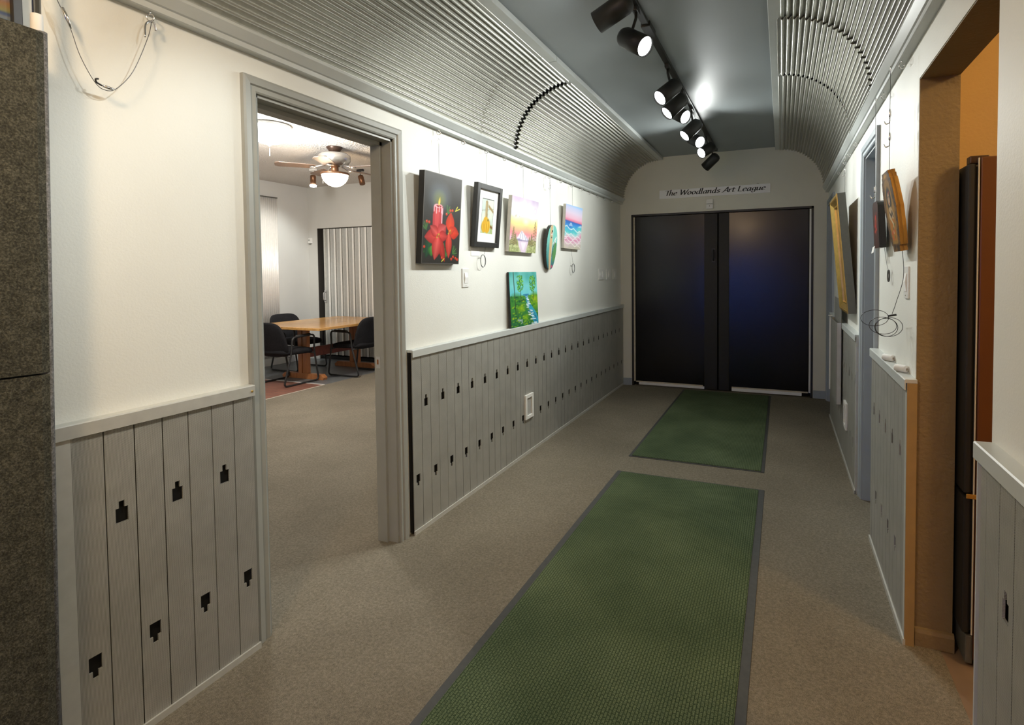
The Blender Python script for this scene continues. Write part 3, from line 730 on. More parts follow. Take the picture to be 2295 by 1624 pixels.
for c, rx, rz in (((0.36, 0.30), 0.13, 0.13), ((0.52, 0.32), 0.16, 0.16), ((0.44, 0.42), 0.12, 0.08)):
    p.ell(c[0], c[1], rx, rz, (206, 160, 36), 0.2)
    for k in range(6): p.ell(c[0]+(k-2.5)*rx*0.3, c[1], rx*0.09, rz*0.8, (240, 204, 80) if k % 2 else (160, 110, 20), 0.8, 0.7)
p.ell(0.55, 0.43, 0.04, 0.03, (120, 110, 50), 0.4)
e = 0.006; edge = (((np.abs(p.U-0.22) < e) | (np.abs(p.U-0.80) < e)) & (p.V > 0.17) & (p.V < 0.83)) | (((np.abs(p.V-0.83) < e)) & (p.U > 0.22) & (p.U < 0.80)); p.blend(edge*0.9, (70, 70, 66))
pc = canvas(t, 'matted_print', p, w_-0.066, h_-0.066, 0.018); pc.location = (0, 0, 0.033)
MB().bbox(-w_/2+0.03, w_/2-0.03, -0.015, -0.002, 0.03, h_-0.03, 0.001).build('backing_board', M['paper'], t, world=False)

# 3 mountain sunset
p = Paint(110, 100, (255, 255, 255))
p.gradient([(0, (190, 200, 160)), (0.26, (238, 196, 214)), (0.34, (252, 150, 160)), (0.42, (254, 180, 150)), (0.52, (254, 226, 150)), (0.60, (250, 248, 190)), (0.68, (255, 255, 250)), (0.82, (252, 250, 252)), (1, (206, 190, 214))], (p.noise(5, 5, 2)-0.5)*0.06)
p.blend(np.clip((p.V-0.78)*5, 0, 1)*p.noise(9, 4, 8)*1.3, (196, 178, 208)); p.ell(0.55, 0.58, 0.16, 0.09, (255, 255, 214), 1.0, 1.1)
p.ell(0.88, 0.80, 0.09, 0.08, (214, 198, 226), 0.5); p.ell(0.88, 0.80, 0.055, 0.05, (250, 248, 252), 0.5)
p.blend((p.noise(20, 20, 4) > 0.66)*(np.abs(p.V-0.66) < 0.035)*(p.U > 0.12)*(p.U < 0.5)*0.8, (190, 180, 170))
mt = [(0.24, 0.235), (0.36, 0.36), (0.41, 0.40), (0.45, 0.385), (0.56, 0.32), (0.66, 0.26), (0.72, 0.225)]
p.poly(mt, (236, 234, 244))
for a_, b_ in (((0.41, 0.39), (0.36, 0.25)), ((0.45, 0.37), (0.47, 0.25)), ((0.52, 0.33), (0.58, 0.24)), ((0.60, 0.29), (0.66, 0.23))): p.line([a_, b_], 0.014, (160, 152, 186), 0.8)
p.poly([(0.24, 0.235), (0.30, 0.25), (0.50, 0.225), (0.72, 0.235), (0.72, 0.205), (0.24, 0.20)], (150, 140, 178))
p.poly([(0.28, 0.205), (0.70, 0.205), (0.62, 0.10), (0.60, 0.0), (0.44, 0.0), (0.34, 0.12)], (224, 206, 226)); p.poly([(0.40, 0.19), (0.60, 0.19), (0.54, 0.05), (0.48, 0.05)], (250, 236, 246), 0.7)
grass = ((p.V < 0.20+0.05*np.sin(p.U*9)) & ((p.U < 0.30+0.35*(0.2-p.V)) | (p.U > 0.70-0.3*(0.2-p.V)))).astype(float)
p.blend(grass*(0.6+0.4*p.noise(30, 24, 3)), (150, 160, 100)); p.blend(grass*(p.noise(40, 30, 9) > 0.6), (196, 202, 150))
for cx_, z0_, z1_, w0 in ((0.12, 0.14, 0.46, 0.12), (0.20, 0.14, 0.34, 0.08), (0.92, 0.14, 0.62, 0.15), (0.80, 0.15, 0.36, 0.07), (0.72, 0.15, 0.30, 0.05)):
    for k in range(16):
        z = z0_+(z1_-z0_)*k/16; ww = w0*(1-k/16)+0.008; sgn = 1 if k % 2 else -1
        p.line([(cx_, z+0.012), (cx_+sgn*ww*0.8, z-0.012)], 0.012, (128, 122, 84) if k % 3 else (96, 92, 70), 0.8); p.line([(cx_, z+0.012), (cx_-sgn*ww*0.7, z-0.006)], 0.010, (168, 158, 110), 0.8)
t = hang('sunset_painting', 'pastel canvas of a snowy mountain and pines under a yellow sunset', 'painting', 1, 3.675, 1.543, 5)
sides(t, 0.452, 0.4, 0.030, plain('white_canvas_edge', (0.72, 0.71, 0.66), 0.7)); canvas(t, 'painted_canvas', p, 0.452, 0.4, 0.030)

# 5 ocean
p = Paint(90, 90, (255, 255, 255)); wv = (p.noise(6, 4, 12)-0.5)*0.10+0.04*np.sin(p.U*5)
p.gradient([(0, (206, 200, 180)), (0.10, (214, 200, 196)), (0.16, (232, 196, 212)), (0.22, (222, 150, 184)), (0.28, (236, 190, 210)), (0.34, (190, 226, 230)), (0.40, (100, 206, 210)), (0.48, (90, 190, 224)), (0.55, (70, 150, 222)), (0.615, (60, 110, 196)), (0.635, (232, 130, 160)), (0.70, (240, 190, 212)), (0.82, (226, 210, 232)), (0.95, (196, 206, 238)), (1, (150, 196, 240))], np.where(p.V < 0.55, wv, 0)+(p.V >= 0.6)*(p.U-0.5)*0.04)
for (k, z, c) in ((0, 0.45, (240, 250, 250)), (1, 0.31, (250, 244, 250)), (2, 0.24, (252, 240, 248)), (3, 0.17, (252, 244, 246)), (4, 0.10, (246, 240, 232))):
    pts = [(x/8, z+0.10*(0.5-x/8)+0.03*math.sin(x*1.9+k*2)) for x in range(9)]; p.line(pts, 0.016, c, 0.85)
p.blend((p.noise(12, 8, 7) > 0.6)*((p.V > 0.52) & (p.V < 0.60))*0.6, (220, 236, 250))
t = hang('ocean_painting', 'small pastel seascape canvas with pink sky and turquoise wave', 'painting', 1, 4.728, 1.605, 4)
sides(t, 0.43, 0.395, 0.028, plain('pale_canvas_edge', (0.70, 0.68, 0.62), 0.7)); canvas(t, 'painted_canvas', p, 0.43, 0.395, 0.028)

# 6 forest stream standing on the wainscot
A = 0.40/0.47
p = Paint(120, 110, (60, 150, 150)); p.gradient([(0, (40, 104, 70)), (0.3, (60, 130, 60)), (0.55, (70, 140, 70)), (0.57, (96, 196, 214)), (0.75, (110, 200, 200)), (1, (56, 148, 140))])
p.blend((p.V > 0.56)*p.noise(8, 8, 3)*0.6, (150, 222, 220))
p.ell(0.20, 0.42, 0.34, 0.22, (66, 136, 56), 0.5); p.ell(0.88, 0.44, 0.26, 0.20, (104, 160, 40), 0.5)
for k in range(190):
    x, z = p.rs.rand()*1.0, p.rs.rand()*0.56
    c = [(120, 170, 40), (160, 190, 40), (44, 110, 54), (70, 140, 60), (34, 90, 56)][p.rs.randint(5)]
    p.ell(x, z, 0.035+0.03*p.rs.rand(), 0.018, c, 0.6, 0.75)
p.ell(0.38, 0.33, 0.17, 0.10, (150, 186, 30), 1.0, 1.0); p.ell(0.52, 0.15, 0.15, 0.08, (140, 186, 30), 1.0, 1.0); p.ell(0.9, 0.48, 0.13, 0.08, (176, 196, 40), 1.0, 1.0)
st_ = [(0.50, 0.585), (0.62, 0.585), (0.64, 0.50), (0.68, 0.42), (0.78, 0.34), (0.92, 0.22), (1.0, 0.10), (1.0, -0.02), (0.84, -0.02), (0.76, 0.12), (0.70, 0.26), (0.62, 0.33), (0.57, 0.42), (0.55, 0.50)]
p.poly(st_, (60, 160, 190))
for k in range(46):
    f_ = p.rs.rand(); z = 0.57-0.57*f_; x = 0.57+0.33*f_**1.3+(p.rs.rand()-0.5)*(0.07+0.16*f_)
    p.line([(x-0.03-0.03*f_, z), (x+0.03, z-0.006)], 0.008+0.006*f_, (226, 242, 248) if k % 3 else (30, 110, 150), 0.85, A)
p.line([(0.46, 0.575), (0.66, 0.575)], 0.012, (40, 110, 160), 0.8, A)
for tx, z0_, cz, sp in ((0.36, 0.44, 0.80, 0.12), (0.82, 0.48, 0.78, 0.12)):
    p.line([(tx+0.02, z0_), (tx, 0.92)], 0.010, (70, 66, 50), 1, A)
    for k in range(110):
        a_ = p.rs.rand()*6.28; r_ = p.rs.rand()**0.6
        c = [(96, 176, 50), (60, 140, 44), (140, 200, 70), (40, 110, 50)][p.rs.randint(4)]
        p.ell(tx+sp*r_*math.cos(a_), cz+0.17*r_*math.sin(a_), 0.022, 0.018, c, 0.7, 0.9)
p.line([(0.175, 0.24), (0.14, 1.0)], 0.014, (52, 66, 50), 1, A); p.line([(0.26, 0.18), (0.23, 0.34)], 0.008, (86, 70, 50), 0.8, A)
sg = lambda pts: p.line([(0.24+x*0.16, 0.07+y*0.08) for x, y in pts], 0.0065, (216, 236, 236), 1, A)
sg([(0.05, 1.0), (0.0, 0.55), (0.15, 0.5)]); sg([(0.3, 0.75), (0.28, 0.35)]); sg([(0.45, 0.35), (0.47, 0.65), (0.6, 0.6), (0.62, 0.3)]); sg([(0.9, 0.6), (0.75, 0.55), (0.78, 0.3), (0.92, 0.4), (0.9, -0.1), (0.7, -0.15)])
t = thing('forest_painting', 'green canvas of a woodland stream standing on the left wainscot cap', 'painting', (-0.011, 3.70, 0.9885), (math.radians(-2.2), 0, PI/2))
sides(t, 0.47, 0.405, 0.017, plain('dark_canvas_side', (0.018, 0.018, 0.016), 0.5)); canvas(t, 'painted_canvas', p, 0.47, 0.405, 0.017)

# 4 oval surfboard plaque
p = Paint(60, 120, (110, 190, 180))
p.gradient([(0, (60, 110, 120)), (0.25, (80, 150, 150)), (0.6, (130, 206, 196)), (1, (120, 200, 188))], (p.noise(4, 6, 2)-0.5)*0.2)
p.poly([(0.26, 0.95), (0.30, 1.0), (0.46, 1.0), (0.50, 0.6), (0.52, 0.0), (0.40, 0.0), (0.30, 0.3)], (214, 184, 140)); p.blend((np.abs(p.U-0.52) < 0.02)*0.8, (240, 232, 214))
p.poly([(0.60, 0.35), (0.76, 0.62), (0.90, 0.60), (0.96, 0.3), (0.7, 0.15)], (96, 150, 90)); p.line([(0.60, 0.58), (0.74, 0.68), (0.84, 0.74), (0.80, 0.64), (0.64, 0.55)], 0.03, (240, 244, 240), 1, 2)
p.line([(0.56, 0.3), (0.62, 0.5), (0.72, 0.62)], 0.025, (30, 50, 46), 1, 2); p.ell(0.44, 0.86, 0.055, 0.03, (30, 24, 26), 0.3); p.ell(0.42, 0.79, 0.06, 0.025, (230, 220, 226), 0.3); p.ell(0.42, 0.72, 0.06, 0.022, (84, 90, 90), 0.4); p.ell(0.38, 0.82, 0.03, 0.02, (170, 80, 110), 0.4)
p.ell(0.64, 0.07, 0.10, 0.05, (200, 90, 120), 0.6)
def oval(u, v, w=1.0):
    half = 0.5*np.sqrt(np.clip(1-(2*v-1.0)**2, 0, 1))**0.8*(0.82+0.18*v); return np.abs(u-0.5) < half
t = hang('surfboard_plaque', 'oval turquoise wooden plaque painted with a sand stripe and wave', 'plaque', 1, 4.19, 1.415, 6)
canvas(t, 'painted_face', p, 0.235, 0.372, 0.0285, outline=oval)
b = MB(); out = []
for i in range(49):
    v = i/48; out.append((0.5+0.5*math.sqrt(max(0, 1-(2*v-1)**2))**0.8*(0.82+0.18*v), v))
ol = [((u-0.5)*0.235, v*0.372) for u, v in out]; ol = ol+[(-x, z) for x, z in ol[::-1][1:-1]]
b.prism(ol, -0.028, -0.0005, lambda x, z, y: (x, y, z)); b.build('wood_blank', plain('dark_plaque_edge', (0.03, 0.035, 0.03), 0.5), t, world=False)

# right wall: burnt wood plaque with a figure
p = Paint(70, 110, (84, 66, 44)); n_ = p.noise(10, 14, 3); p.blend(n_*0.8, (140, 96, 40)); p.blend((p.noise(22, 34, 5) > 0.6)*0.7, (48, 38, 30))
p.poly([(0.30, 0.86), (0.36, 0.90), (0.62, 0.90), (0.70, 0.86), (0.86, 0.50), (0.70, 0.10), (0.30, 0.10), (0.16, 0.5)], (170, 128, 56), 0.75)
p.ell(0.50, 0.66, 0.21, 0.17, (44, 42, 38), 0.3); p.ell(0.49, 0.66, 0.11, 0.10, (186, 156, 124), 0.3); p.ell(0.46, 0.69, 0.025, 0.016, (40, 28, 26), 0.4); p.ell(0.54, 0.69, 0.025, 0.016, (40, 28, 26), 0.4); p.ell(0.50, 0.61, 0.04, 0.012, (170, 40, 40), 0.4); p.ell(0.56, 0.74, 0.04, 0.03, (170, 70, 60), 0.5)
p.poly([(0.40, 0.56), (0.60, 0.56), (0.72, 0.46), (0.62, 0.36), (0.40, 0.36), (0.30, 0.46)], (190, 160, 120)); p.line([(0.40, 0.50), (0.50, 0.44), (0.60, 0.50), (0.64, 0.44)], 0.03, (50, 44, 40), 1, 1.5)
p.poly([(0.30, 0.40), (0.50, 0.42), (0.70, 0.40), (0.66, 0.14), (0.34, 0.14)], (176, 110, 36)); p.line([(0.42, 0.42), (0.58, 0.34), (0.50, 0.24)], 0.035, (206, 190, 156), 1, 1.5)
for k in range(8): p.ell(0.34+0.32*p.rs.rand(), 0.12+0.24*p.rs.rand(), 0.05, 0.03, (196, 76, 30) if k % 2 else (90, 110, 60), 0.6)
p.ell(0.48, 0.95, 0.26, 0.05, (206, 150, 30), 1.0, 1.0)
half = lambda v: np.interp(v, [0, 0.075, 0.08, 0.30, 0.55, 0.82, 0.90, 0.905, 0.955, 0.96, 1.0], [0.27, 0.27, 0.34, 0.44, 0.5, 0.42, 0.38, 0.33, 0.33, 0.27, 0.27])
t = hang('wood_plaque', 'honey-edged burnt wood plaque with a painted figure beside the kitchen opening', 'plaque', -1, 2.47, 1.462, 8.5, 0.014)
canvas(t, 'painted_face', p, 0.235, 0.312, 0.0265, outline=lambda u, v: np.abs(u-0.5) < half(v))
vv = [0, 0.074, 0.08, 0.2, 0.3, 0.42, 0.55, 0.7, 0.82, 0.899, 0.905, 0.954, 0.96, 1.0]
ol = [(float(half(v))*0.235, v*0.312) for v in vv]; ol += [(-x, z) for x, z in ol[::-1]]
b = MB(); b.prism(ol, -0.026, -0.014, lambda x, z, y: (x, y, z)); b.prism([(x*1.05, z*1.0+0.0) for x, z in ol], -0.014, -0.002, lambda x, z, y: (x, y, z)); b.build('wood_slab', M['woodback'], t, world=False)
# dark red plaque
p = Paint(50, 70, (40, 22, 14)); p.blend(p.noise(7, 10, 4)*0.8, (90, 36, 16)); p.ell(0.5, 0.55, 0.3, 0.3, (170, 40, 20), 1.0, 1.0)
for k in range(14): p.ell(0.25+0.5*p.rs.rand(), 0.25+0.55*p.rs.rand(), 0.10, 0.05, [(206, 40, 26), (150, 70, 24), (120, 24, 18)][k % 3], 0.6)
half2 = lambda v: np.interp(v, [0, 0.06, 0.9, 0.96, 1.0], [0.45, 0.5, 0.5, 0.42, 0.3])
t = hang('dark_plaque', 'small dark red plaque with rounded top, hung beside the side door', 'plaque', -1, 2.93, 1.49, 3, 0.014)
canvas(t, 'painted_face', p, 0.15, 0.215, 0.0305, outline=lambda u, v: np.abs(u-0.5) < half2(v))
ol = [(float(half2(v))*0.15, v*0.215) for v in (0, 0.06, 0.5, 0.9, 0.96, 1.0)]; ol += [(-x, z) for x, z in ol[::-1]]
MB().prism(ol, -0.030, -0.002, lambda x, z, y: (x, y, z)).build('slab', plain('dark_slab', (0.014, 0.013, 0.012), 0.3), t, world=False)
MB().add([(-0.0500, -0.0310, 0.0120), (-0.0900, -0.0350, 0.0080), (-0.0850, -0.0430, -0.0220), (-0.0450, -0.0390, -0.0180), (-0.0500, -0.0316, 0.0120), (-0.0900, -0.0356, 0.0080), (-0.0850, -0.0436, -0.0220), (-0.0450, -0.0396, -0.0180)], [(0, 1, 2, 3), (4, 5, 6, 7), (0, 1, 5, 4), (1, 2, 6, 5), (2, 3, 7, 6), (3, 0, 4, 7)]).build('price_tag', M['paper'], t, world=False)
# gold framed painting
t = hang('gold_framed_painting', 'tilted gold-framed painting with grey sides on the right wall', 'painting', -1, 4.31, 1.10, 5.2)
w_, h_, t_ = 0.54, 0.80, 0.050
fr = MB()
def framepoly(prof):
    n = len(prof); vs = []
    for cx_, cz_ in ((-1, -1), (1, -1), (1, 1), (-1, 1)):
        for a_, y_ in prof: vs.append((cx_*(w_/2-a_), y_, h_/2+cz_*(h_/2-a_)))
    fs = [(i*n+k, i*n+k+1, ((i+1) % 4)*n+k+1, ((i+1) % 4)*n+k) for i in range(4) for k in range(n-1)]
    return vs, fs
fr.add(*framepoly([(0.0005, -t_+0.001), (0.002, -t_-0.004), (0.016, -t_-0.004), (0.019, -t_+0.002), (0.022, -t_-0.002), (0.050, -t_+0.018), (0.058, -t_+0.018), (0.060, -0.012)]))
fr.build('gold_moulding', M['gold'], t, world=False)
sd = MB()
for (xa, xb, za, zb) in ((-w_/2, -w_/2+0.02, 0, h_), (w_/2-0.02, w_/2, 0, h_), (-w_/2+0.02, w_/2-0.02, 0, 0.02), (-w_/2+0.02, w_/2-0.02, h_-0.02, h_)): sd.box(xa, xb, -t_+0.001, 0, za, zb)
sd.build('grey_frame_box', M['greyside'], t, world=False)
p = Paint(60, 80, (150, 110, 50)); p.blend(p.noise(6, 8, 2), (96, 70, 40)); p.blend(p.noise(9, 12, 6)*0.6, (196, 160, 80))
pc = canvas(t, 'painted_canvas', p, w_-0.116, h_-0.116, 0.02); pc.location = (0, 0, 0.058)
# foyer picture behind the felt panel
p = Paint(60, 60, (120, 130, 130)); p.gradient([(0, (30, 70, 120)), (0.15, (50, 95, 145)), (0.26, (130, 140, 150)), (0.31, (60, 80, 130)), (0.36, (140, 140, 95)), (0.5, (150, 115, 85)), (0.6, (120, 120, 150)), (1, (60, 90, 150))], (p.noise(3, 3, 2)-0.5)*0.2)
t = hang('abstract_picture', 'black framed abstract picture of blue and ochre bands above the felt panel', 'picture', 1, 0.495, 2.00-0.02, 0, 0.002)
w_, h_ = 0.58, 0.20
fr = MB()
for (xa, xb, za, zb) in ((-w_/2, -w_/2+0.02, 0, h_), (w_/2-0.02, w_/2, 0, h_), (-w_/2+0.02, w_/2-0.02, 0, 0.02), (-w_/2+0.02, w_/2-0.02, h_-0.02, h_)): fr.bbox(xa, xb, -0.025, 0, za, zb, 0.002)
fr.build('frame', M['blkframe'], t, world=False)
pc = canvas(t, 'painted_canvas', p, w_-0.038, h_-0.038, 0.012); pc.location = (0, 0, 0.019)
MB().box(-w_/2+0.01, w_/2-0.01, -0.010, -0.001, 0.01, h_-0.01).build('backing_board', M['paper'], t, world=False)

# ------------------------------------------------------------------ screw eyes and hanging wires
def screw_eye(x, y, z, label, group=None, rz=0.0):
    t = thing('screw_eye', label, 'screw eye', (x, y, z), (0, 0, rz), group)
    MB().tube([(0, 0, 0), (0, 0, -0.012)], 0.0022, 8).build('shank', M['chrome'], t, world=False)
    b = MB(); b.tube([(0.011*math.cos(a), 0, -0.022+0.011*math.sin(a)) for a in [2*PI*i/18 for i in range(18)]], 0.0021, 8, closed=True); b.build('ring', M['chrome'], t, world=False)
    return t
EX = XL+0.024; EZ = 2.209
eyes = [1.095, 2.62, 2.878, 3.156, 3.412, 3.681, 3.937, 4.205, 4.464, 4.728, 4.995, 5.234, 5.494, 5.761, 6.017]
held = {1.095: 'screw eye holding the slack looped wire above the blank left wall', 2.62: 'screw eye above the candle painting at the left rail', 3.156: 'screw eye holding the wire of the black framed picture', 3.681: 'screw eye holding the wire of the sunset painting', 4.205: 'screw eye holding the wire of the surfboard plaque', 4.728: 'screw eye holding the wire of the small seascape canvas'}
e0 = None
for y in eyes:
    if y in held: screw_eye(EX, y, EZ, held[y], None, 0.5)
    elif e0 is None: e0 = screw_eye(EX, y, EZ, 'bare screw eye under the left picture rail with no wire on it', 'bare screw eyes under the left rail', 0.5)
    else: dup(e0, (EX, y, EZ), (0, 0, 0.5))
screw_eye(EX, 0.83, EZ, 'screw eye holding the far end of the slack wire over the felt panel', None, 0.5)
EXR = XR-0.024
for y, lab in ((2.52, 'screw eye on the right rail holding the wire of the burnt wood plaque'), (2.93, 'screw eye on the right rail holding the wire of the dark red plaque'), (3.98, 'bare screw eye on the right rail beyond the side door'), (4.31, 'screw eye on the right rail holding the wire of the gold-framed painting'), (4.62, 'bare screw eye on the right rail just beyond the gold-framed painting'), (5.1, 'farthest screw eye on the right picture rail')):
    screw_eye(EXR, y, EZ, lab, None, 0.5)
def hookpts(x, y, z, s=1): return spline([(x, y, z-0.028), (x, y-0.004, z-0.008), (x, y, z), (x, y+0.006, z-0.004), (x, y+0.006, z-0.012)], 5)
def wire(label, x, y, ztop, zbot, coil=None, clips=()):
    t = thing('hanging_wire', label, 'wire', (x, y, ztop))
    MB().tube(hookpts(x, y, ztop-0.016), 0.0016, 6).build('hook', M['chrome'], t)
    xe = x if not coil else coil[0]
    b = MB(); b.tube([(x, y, ztop-0.04), (x, y, zbot)], 0.0010, 6); b.build('cable', M['steelwire'], t)
    for z in clips:
        c = MB(); c.lathe([(0.001, 0), (0.0045, -0.01), (0.005, -0.028), (0.003, -0.032)], (x, y, z), 12); c.tube(fillet([(x, y, z-0.03), (x, y+0.004, z-0.055), (x-0.012, y+0.01, z-0.058), (x-0.018, y+0.012, z-0.045)], 0.006, closed=False), 0.0022, 6)
        c.build('wire_clip', M['chrome'], t)
    if coil:
        cx_, cy_, cz_, rr_, lead = coil
        b = MB(); b.tube(spline([(cx_, y, lead), (cx_, (y+cy_)/2, (lead+cz_)/2), (cx_, cy_, cz_+rr_)], 6), 0.0010, 6)
        for k in range(3):
            b.tube([(cx_+0.002*k, cy_+rr_*(0.72+0.04*k)*math.cos(a), cz_+rr_*(1-0.03*k)*math.sin(a)) for a in [2*PI*i/24 for i in range(24)]], 0.0011, 6, closed=True)
        b.build('coiled_end', M['darkwire'] if rr_ > 0.05 else M['steelwire'], t)
    return t
wire('hanging wire with hook above the candle painting', 0.0, 2.61, 2.165, 1.93)
wire('hanging wire of the black framed picture, its end coiled below', 0.006, 3.137, 2.20, 1.955, (-0.010, 3.10, 1.468, 0.042, 1.556))
wire('hanging wire of the mountain sunset painting', 0.004, 3.690, 2.20, 1.935)
wire('hanging wire with clip above the surfboard plaque', 0.008, 4.19, 2.20, 1.775, None, (2.14,))
wire('hanging wire of the small seascape, its end coiled below', 0.002, 4.728, 2.20, 1.99, (-0.012, 4.77, 1.425, 0.045, 1.60))
t = thing('hanging_wire', 'slack silver wire looped between two screw eyes on the blank left wall', 'wire', (0, 0.96, 1.92))
MB().tube(spline([(0.0, 1.095, 2.176), (0.012, 1.075, 2.115), (0.014, 1.03, 2.0), (0.012, 0.985, 1.935), (0.012, 0.955, 1.922), (0.012, 0.93, 1.938), (0.008, 0.90, 2.0), (0.006, 0.878, 2.075), (0.0, 0.835, 2.18)], 7), 0.0011, 6).build('cable', M['steelwire'], t)
MB().tube([(0.012, 0.982, 1.9305), (0.013, 0.966, 1.930), (0.013, 0.950, 1.932)], [0.002, 0.005, 0.0035], 10).build('wire_clip', M['chrome'], t)
MB().tube([(0.007, 0.882, 2.065), (0.006, 0.874, 2.09), (0.005, 0.865, 2.115)], [0.002, 0.0055, 0.004], 10).build('wire_clip', M['chrome'], t)
MB().tube(fillet([(0.012, 0.948, 1.932), (0.016, 0.932, 1.936), (0.02, 0.928, 1.944), (0.02, 0.936, 1.946)], 0.006, closed=False), 0.0024, 6).build('hook', M['darkwire'], t)
MB().tube(spline([(0.0, 1.105, 2.15), (0.004, 1.10, 2.168), (0.0, 1.09, 2.172), (0.002, 1.075, 2.155), (0.01, 1.068, 2.115)], 5), 0.003, 6).build('hook', M['chrome'], t)
# right wall
wire('hanging wire with two clips above the burnt wood plaque', 2.185, 2.50, 2.20, 1.775, None, (2.02, 1.93))
t = thing('coiled_wire', 'dark loose wire looped in rings below the burnt wood plaque', 'wire', (2.22, 2.56, 1.16))
b = MB(); b.tube(spline([(2.224, 2.46, 1.475), (2.230, 2.46, 1.36), (2.212, 2.49, 1.26), (2.200, 2.50, 1.212)], 8), 0.0011, 6)
for (cx, dz, rx, rz, tw) in ((2.140, -0.010, 0.052, 0.032, 0.2), (2.168, -0.040, 0.046, 0.034, -0.1), (2.190, -0.045, 0.050, 0.038, 0.15), (2.180, -0.047, 0.040, 0.036, 0.0)):
    b.tube([(cx+rx*math.cos(a), 2.50+tw*0.12*math.cos(a), 1.205+dz+rz*math.sin(a)) for a in [2*PI*i/32 for i in range(32)]], 0.0012, 6, closed=True)
b.build('wire_rings', M['darkwire'], t)
MB().tube([(2.185, 2.50, 1.204), (2.215, 2.50, 1.209)], 0.004, 8).build('twist_tie', M['blk'], t)
wire('hanging wire with clip and coiled end at the dark red plaque', 2.195, 2.93, 2.20, 1.722, (2.236, 2.83, 1.36, 0.028, 1.49), (1.78,))
wire('hanging wire of the gold-framed painting', 2.20, 4.31, 2.20, 1.89, None, (2.1,))

# ------------------------------------------------------------------ switches, outlets, small wall fittings
def plate(name, label, side, y0, y1, z0, z1, paddles=1, cat='light switch'):
    face = XL if side > 0 else XR; X = lambda d: face+side*d
    t = thing(name, label, cat, (face, (y0+y1)/2, z0))
    b = MB(); xa, xb = sorted((X(0), X(0.006))); b.bbox(xa, xb, y0, y1, z0, z1, 0.002); b.build('cover_plate', M['white'], t)
    for k in range(paddles):
        c = y0+(y1-y0)*(k+0.5)/paddles; hw = min(0.017, (y1-y0)/paddles*0.3); hh = (z1-z0)*0.28; m = (z0+z1)/2
        b = MB(); pts = [(0.006, m-hh), (0.006, m+hh), (0.008, m+hh), (0.0125, m+hh*0.1), (0.008, m-hh)]
        b.prism(pts, c-hw, c+hw, lambda d, z, y: (X(d), y, z)); b.build('rocker', M['paper'], t)
        MB().lathe([(0.003, 0), (0.003, 0.0015)], (X(0.006), c, z0+0.012), 8, (side, 0, 0)).build('screw', M['alu'], t)
    return t
plate('rocker_switch', 'white rocker light switch right below the candle painting', 1, 2.876, 2.952, 1.302, 1.418)
plate('toggle_switch_plate', 'first of three white switch plates near the end of left wall, widest', 1, 5.585, 5.765, 1.30, 1.42, 2)
plate('toggle_switch_plate', 'middle of three white switch plates near the end of the left wall', 1, 5.86, 6.03, 1.30, 1.42, 1)
plate('toggle_switch_plate', 'last of three white switch plates, closest to the end wall corner', 1, 6.12, 6.27, 1.30, 1.42, 1)
plate('dimmer_switch', 'white slider dimmer switch beside the kitchen opening', -1, 2.455, 2.535, 1.275, 1.40)
def outlet(label, side, y0, y1, z0, z1):
    face = XL if side > 0 else XR; X = lambda d: face+side*d
    t = thing('outlet_box', label, 'outlet', (X(0.03), (y0+y1)/2, z0)); fw = 0.026
    b = MB()
    for (a, c, p0, p1) in ((y0, y0+fw, z0, z1), (y1-fw, y1, z0, z1), (y0+fw, y1-fw, z0, z0+fw), (y0+fw, y1-fw, z1-fw, z1)):
        xa, xb = sorted((X(0.0301), X(0.044))); b.bbox(xa, xb, a, c, p0, p1, 0.0015)
    b.build('frame', M['white'], t)
    xa, xb = sorted((X(0.0302), X(0.034))); MB().box(xa, xb, y0+fw, y1-fw, z0+fw, z1-fw).build('socket_face', plain('grey_socket', (0.42, 0.42, 0.40), 0.5), t)
outlet('white framed wall outlet set in the long left wainscot', 1, 3.672, 3.812, 0.272, 0.458)
outlet('white framed wall outlet set in the right wainscot between the doors', -1, 4.22, 4.36, 0.272, 0.458)
t = thing('price_card', 'blank white price card on the wall under the black framed picture', 'card', (XL, 3.03, 1.50))
MB().box(XL-0.0005, XL+0.002, 2.985, 3.09, 1.500, 1.565).build('card', M['paper'], t)
t = thing('alarm_sensor', 'small white two-part alarm sensor above the black double door', 'sensor', (1.03, L, 2.095))
MB().bbox(0.992, 1.066, L-0.022, L, 2.095, 2.150, 0.004).build('lower_cover', M['white'], t); MB().bbox(0.992, 1.066, L-0.024, L, 2.153, 2.207, 0.004).build('upper_cover', M['white'], t)
MB().box(1.027, 1.031, L-0.0235, L-0.0215, 2.122, 2.136).build('indicator_slot', M['blk'], t)
t = thing('thermostat', 'small white thermostat on the studio wall near the corner', 'thermostat', (-5.385, RY, 1.90))
MB().bbox(-5.42, -5.34, RY-0.025, RY+0.002, 1.90, 1.99, 0.004).build('cover', M['white'], t); MB().box(-5.405, -5.375, RY-0.026, RY-0.0245, 1.94, 1.965).build('display', plain('grey_lcd', (0.4, 0.42, 0.4), 0.3), t); MB().bbox(-5.40, -5.36, RY-0.02, RY-0.002, 1.885, 1.901, 0.003).build('slider', M['greyside'], t)
